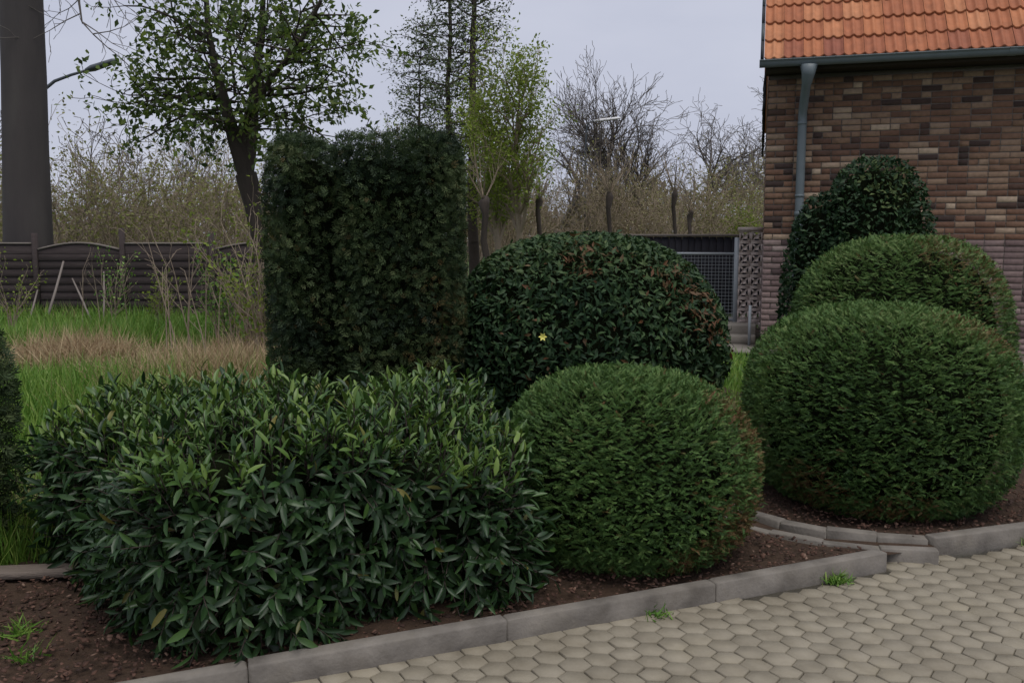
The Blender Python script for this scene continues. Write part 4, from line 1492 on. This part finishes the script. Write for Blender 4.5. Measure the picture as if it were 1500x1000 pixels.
# ------------------------------------------------------------------ street lamps
def lamp(arm, head, base, mat, hm, label, rad=.05, w=.16):
    root = empty('street_lamp', base); tag(root, label, 'street lamp')
    v, f = tube_vf(arm, np.linspace(rad * 1.5, rad * .75, len(arm)), 10)
    link('pole', mesh_np('pole', v, f, M[mat], smooth=True), root)
    a, b = np.array(head[0]), np.array(head[1])
    d = nrm(b - a); s = nrm(np.cross(d, [0, 0, 1])); u = np.cross(s, d)
    V = []
    for t, ww, hh in ((0, .55, .6), (.2, 1, 1), (.85, .9, .8), (1, .5, .4)):
        p = a + (b - a) * t
        for (ss, uu) in ((-1, -.35), (1, -.35), (1, .2), (.5, .65), (-.5, .65), (-1, .2)):
            V.append(p + s * ss * w * ww / 1.0 * .8 + u * uu * w * hh * .75)
    q = []
    for r in range(3):
        for i in range(6): q.append([r * 6 + i, r * 6 + (i + 1) % 6, r * 6 + 6 + (i + 1) % 6, r * 6 + 6 + i])
    link('lamp_head', mesh_np('lamp_head', np.array(V), [np.array(q), np.array([[5, 4, 3, 2, 1, 0], [18, 19, 20, 21, 22, 23]])], M[hm]), root)


LY = 28
bx = at(52, 200, LY)[0]
lamp([(bx, LY, 0), (bx, LY, 3), (bx, LY, 5.6), at(56, 152, LY), at(64, 132, LY), at(80, 119, LY), at(104, 110, LY), at(128, 103, LY)],
     (at(126, 104, LY), at(173, 88, LY)), (bx, LY, 0), 'lamp_grey', 'lamp_grey', 'grey street lamp with curved arm beside the thick trunk', .05, .2)
LY2 = 40
bx2 = at(858, 200, LY2)[0]
lamp([(bx2, LY2, 0), (bx2, LY2, 3), (bx2, LY2, 5.6), (bx2 + .05, LY2, at(0, 186, LY2)[2]), at(862, 180, LY2), at(872, 177, LY2)],
     (at(870, 178, LY2), at(910, 173, LY2)), (bx2, LY2, 0), 'lamp_grey', 'lamp_white', 'slim street lamp with white head among the bare trees', .04, .16)

# ------------------------------------------------------------------ meadow grass, straw, stalks, sticks, plank, weeds
BLADE = (np.array([[-.5, 0, 0], [.5, 0, 0], [.38, .5, -.06], [-.38, .5, -.06], [0, 1, -.28]], float), [np.array([[0, 1, 2, 3]]), np.array([[3, 2, 4]])])


def blade_mesh(name, pos, h, w, lean, R, mat, tint, brown):
    n = len(pos)
    ax = nrm(np.c_[R.normal(size=(n, 2)) * lean[:, None], np.ones(n)])
    upv = nrm(np.c_[R.normal(size=(n, 2)), np.full(n, .1)])
    sc = np.stack([w, h, h], 1)
    tv, tfs = BLADE
    V, Fq = scatter_vf(tv, tfs[0], pos, ax, upv, sc)
    Ft = (tfs[1][None] + (np.arange(n) * 5)[:, None, None]).reshape(-1, 3)
    return mesh_np(name, V, [Fq, Ft], M[mat], {'tint': np.repeat(tint, 5), 'brown': np.repeat(brown, 5)})


def inhouse(x, y):
    d = np.stack([x, y], -1) - HC
    a, b = d @ WN, d @ WD
    return ((a < .75) & (b > -1.0)) | ((a < 2.9) & (b > 1.2))


R = np.random.default_rng(301)
n = 135000
Y = 3.8 + 14.6 * R.random(n) ** 1.05
X = R.uniform(-1.0, .34, n) * Y
d = np.stack([X, Y], -1) - KA
ok = ((d @ KN) > np.where(X < -1.7, 1.55, 1.9)) & ~((X > -1.95) & (X < -.3) & (Y < 7.9) & (Y > 6.4)) & (np.hypot(X - .62, Y - 7.5) > 1.15) & ~inhouse(X, Y)
ok &= ~((X > 1.2) & (Y < 7.2))
X, Y = X[ok], Y[ok]; n = len(X)
pn = np.stack([X, Y, 0 * X], 1)
dry = np.clip(vnoise(pn, 1.6, 7) * .7 + .15 - np.clip((Y - 12) / 4, 0, 1) * .5 - np.clip(X / 2, 0, 1), 0, 1)
pos = np.c_[X, Y, np.where((X < 1.5) & (Y > 7), ground_z(X, Y), 0) - .035]
h = R.uniform(.12, .34, n) * (1 + .5 * vnoise(pn, 1.1, 3)) * np.where(X > .9, .55, 1)
br = np.where(R.random(n) < dry * .6, R.uniform(.4, 1, n), 0)
tag(link('meadow_grass', blade_mesh('meadow_grass', pos, np.maximum(h, .05), R.uniform(.006, .014, n) * (.7 + Y / 14), R.uniform(.1, .5, n), R, 'grass', np.clip(R.beta(2, 2, n) + .15, 0, 1), br)),
    'bright green meadow grass between hedge and fence', 'grass', kind='stuff')
# straw heaps
n = 13000
cen = np.array([(-5.7, 11.2), (-5.3, 11.0), (-3.7, 9.5), (-3.2, 9.2), (-2.9, 9.3), (-2.6, 9.0), (-2.9, 11.6), (-3.4, 10.2)])
k = R.integers(0, len(cen), n)
xy = cen[k] + R.normal(size=(n, 2)) * np.array([.34, .34])
pos = np.c_[xy, np.full(n, 0.0) + R.random(n) * .12]
tag(link('dry_grass', blade_mesh('dry_grass', pos, R.uniform(.15, .55, n), R.uniform(.006, .013, n), R.uniform(.4, 1.8, n), R, 'straw', R.random(n), np.zeros(n))),
    'tangled straw-coloured dead grass behind the laurel hedge', 'dry grass', kind='stuff')


# tall dry weed stalks
def stalk(x, y0, y1, Y, seed, label, lean=0.0):
    R = np.random.default_rng(seed)
    b = at(x, 500, Y); b[2] = -.02
    H = at(x, y1, Y)[2]
    S, T = [], []
    grow(S, T, np.array(b), nrm(np.array([lean, R.normal() * .05, 1])), H, .011, 0, dict(seg=.22, wander=.035, up=.0, rmin=.003, lev=2, start=[.45, .3], kids=[1, 1], spread=.5, ratio=.28), R)
    v, f = segs_vf(S, 5)
    tag(link('dry_stalk', mesh_np('dry_stalk', v, f, M['stalk'])), label, 'dry stalk', 'tall dry stalks in the meadow')


for i, (x, y1, Y, ln) in enumerate(((262, 345, 11, -.06), (276, 362, 11.2, .02), (285, 370, 11.5, -.1), (254, 385, 10.5, -.12), (300, 385, 12, .05), (272, 352, 12, .07), (243, 392, 11, .05), (320, 400, 12, 0), (190, 400, 14, .05), (150, 385, 15, -.05), (120, 395, 15, .1), (305, 430, 9.5, -.1))):
    stalk(x, 450, y1, Y, 400 + i, 'tall dry weed stalk before the arched fence panel' if x < 200 else 'tall dry branched weed stalk rising from the straw before the straight fence panel', ln)

# sticks leaning on the fence
for i, (x0, y0, x1, y1, r, lab) in enumerate(((66, 456, 93, 383, .028, 'pale peeled stick leaning steeply against the arched panel'), (40, 455, 55, 425, .022, 'short pale stick leaning by the fence post'), (134, 455, 106, 408, .022, 'grey stick leaning left against the arched fence panel'), (150, 440, 152, 398, .02, 'thin upright stake in front of the arched fence panel'))):
    p0, p1 = at(x0, y0, 16.9), at(x1, y1, 17.9)
    p0[2] = 0
    mid = (p0 + p1) / 2 + np.array([.02, -.02, 0])
    v, f = tube_vf([p0, mid, p1], [r, r * .9, r * .7], 7)
    tag(link('stick', mesh_np('stick', v, f, M['fence_top'])), lab, 'stick')

# scraggly shrub round the foot of the leafy tree
def scrub(x, Y, H, n, seed, label, leaf, keep, name='scrub_bush'):
    R = np.random.default_rng(seed)
    b = at(x, 500, Y); b[2] = 0
    S, T = [], []
    for m in range(n):
        a = R.uniform(0, 6.28)
        grow(S, T, b + np.array([R.normal(), R.normal(), 0]) * (.13 if n > 9 else .02), nrm(np.array([math.cos(a) * .16, math.sin(a) * .16, 1])), H * R.uniform(.5, 1), .012, 0, dict(seg=.2, wander=.1, up=.04, rmin=.003, lev=2, start=[.15, .2], kids=[1, 1], spread=.55, ratio=.3, leaflev=2), R)
    root = empty(name, tuple(b)); tag(root, label, 'shrub')
    v, f = segs_vf(S, 4)
    link('branches', mesh_np('branches', v, f, M['stalk']), root)
    v, f, t = leaves_vf(T, 2, .06, .05, R, keep)
    tag(link('leaves', mesh_np('leaves', v, f, M[leaf], {'tint': t, 'brown': 0 * t}), root), kind='stuff')


scrub(384, 11.2, 1.9, 26, 501, 'scraggly olive shrub at the foot of the leafy tree', 'lime', .5)
scrub(345, 12.6, 1.5, 14, 502, 'green bramble clump right of the dry stalks', 'grass', .9)
scrub(20, 15.5, 1.4, 6, 503, 'thin green sapling before the straight fence panel', 'lime', .7)
scrub(168, 16.5, 1.3, 5, 504, 'thin green sapling before the arched fence panel', 'grass', .8)
scrub(235, 14.5, .95, 8, 505, 'low leafy sprout left of the dry stalks', 'lime', .9)

# old plank lying left of the laurel
pk = empty('plank_edging', tuple(at(30, 862, 3.9) * [1, 1, 0]))
tag(pk, 'weathered grey timber plank left of the laurel hedge', 'plank')
v, f = bevel_box_vf((-2.45, 3.92, .075), (.85, .11, .035), .005, .12)
link('board', mesh_np('board', v, f, M['plank']), pk)
for xx in (-2.75, -2.2):
    v, f = box_vf((xx, 3.93 + (xx + 2.45) * .12, .02), (.05, .05, .07))
    link('peg', mesh_np('peg', v, f, M['plank']), pk)

# weeds at the kerb and in the bed
def weed(p, n, h, seed, label, col_='grass'):
    R = np.random.default_rng(seed)
    pos = np.array(p) + np.c_[R.normal(size=(n, 2)) * .03, np.zeros(n)]
    o = link('weed', blade_mesh('weed', pos, R.uniform(.4, 1, n) * h, R.uniform(.004, .010, n), R.uniform(.5, 1.4, n), R, col_, R.random(n), np.zeros(n)))
    tag(o, label, 'weed')


w1 = kp(2.50, -.015); weed((w1[0], w1[1], .0), 150, .085, 1, 'largest bright green weed tuft at the foot of the kerb')
w2 = kp(1.52, -.012); weed((w2[0], w2[1], .0), 45, .07, 2, 'small thin weed at a kerb joint before the front yew ball')
w3 = R1 + np.array([.03, -.03]); weed((w3[0], w3[1], .0), 90, .09, 3, 'green weed tuft at the kerb right of the round bed')
weed((-1.93, 3.35, .05), 60, .10, 4, 'low green weed in the bark mulch left of the laurel')
weed((-1.80, 3.15, .05), 40, .10, 5, 'sparse yellowish weed at the left end of the bark mulch')
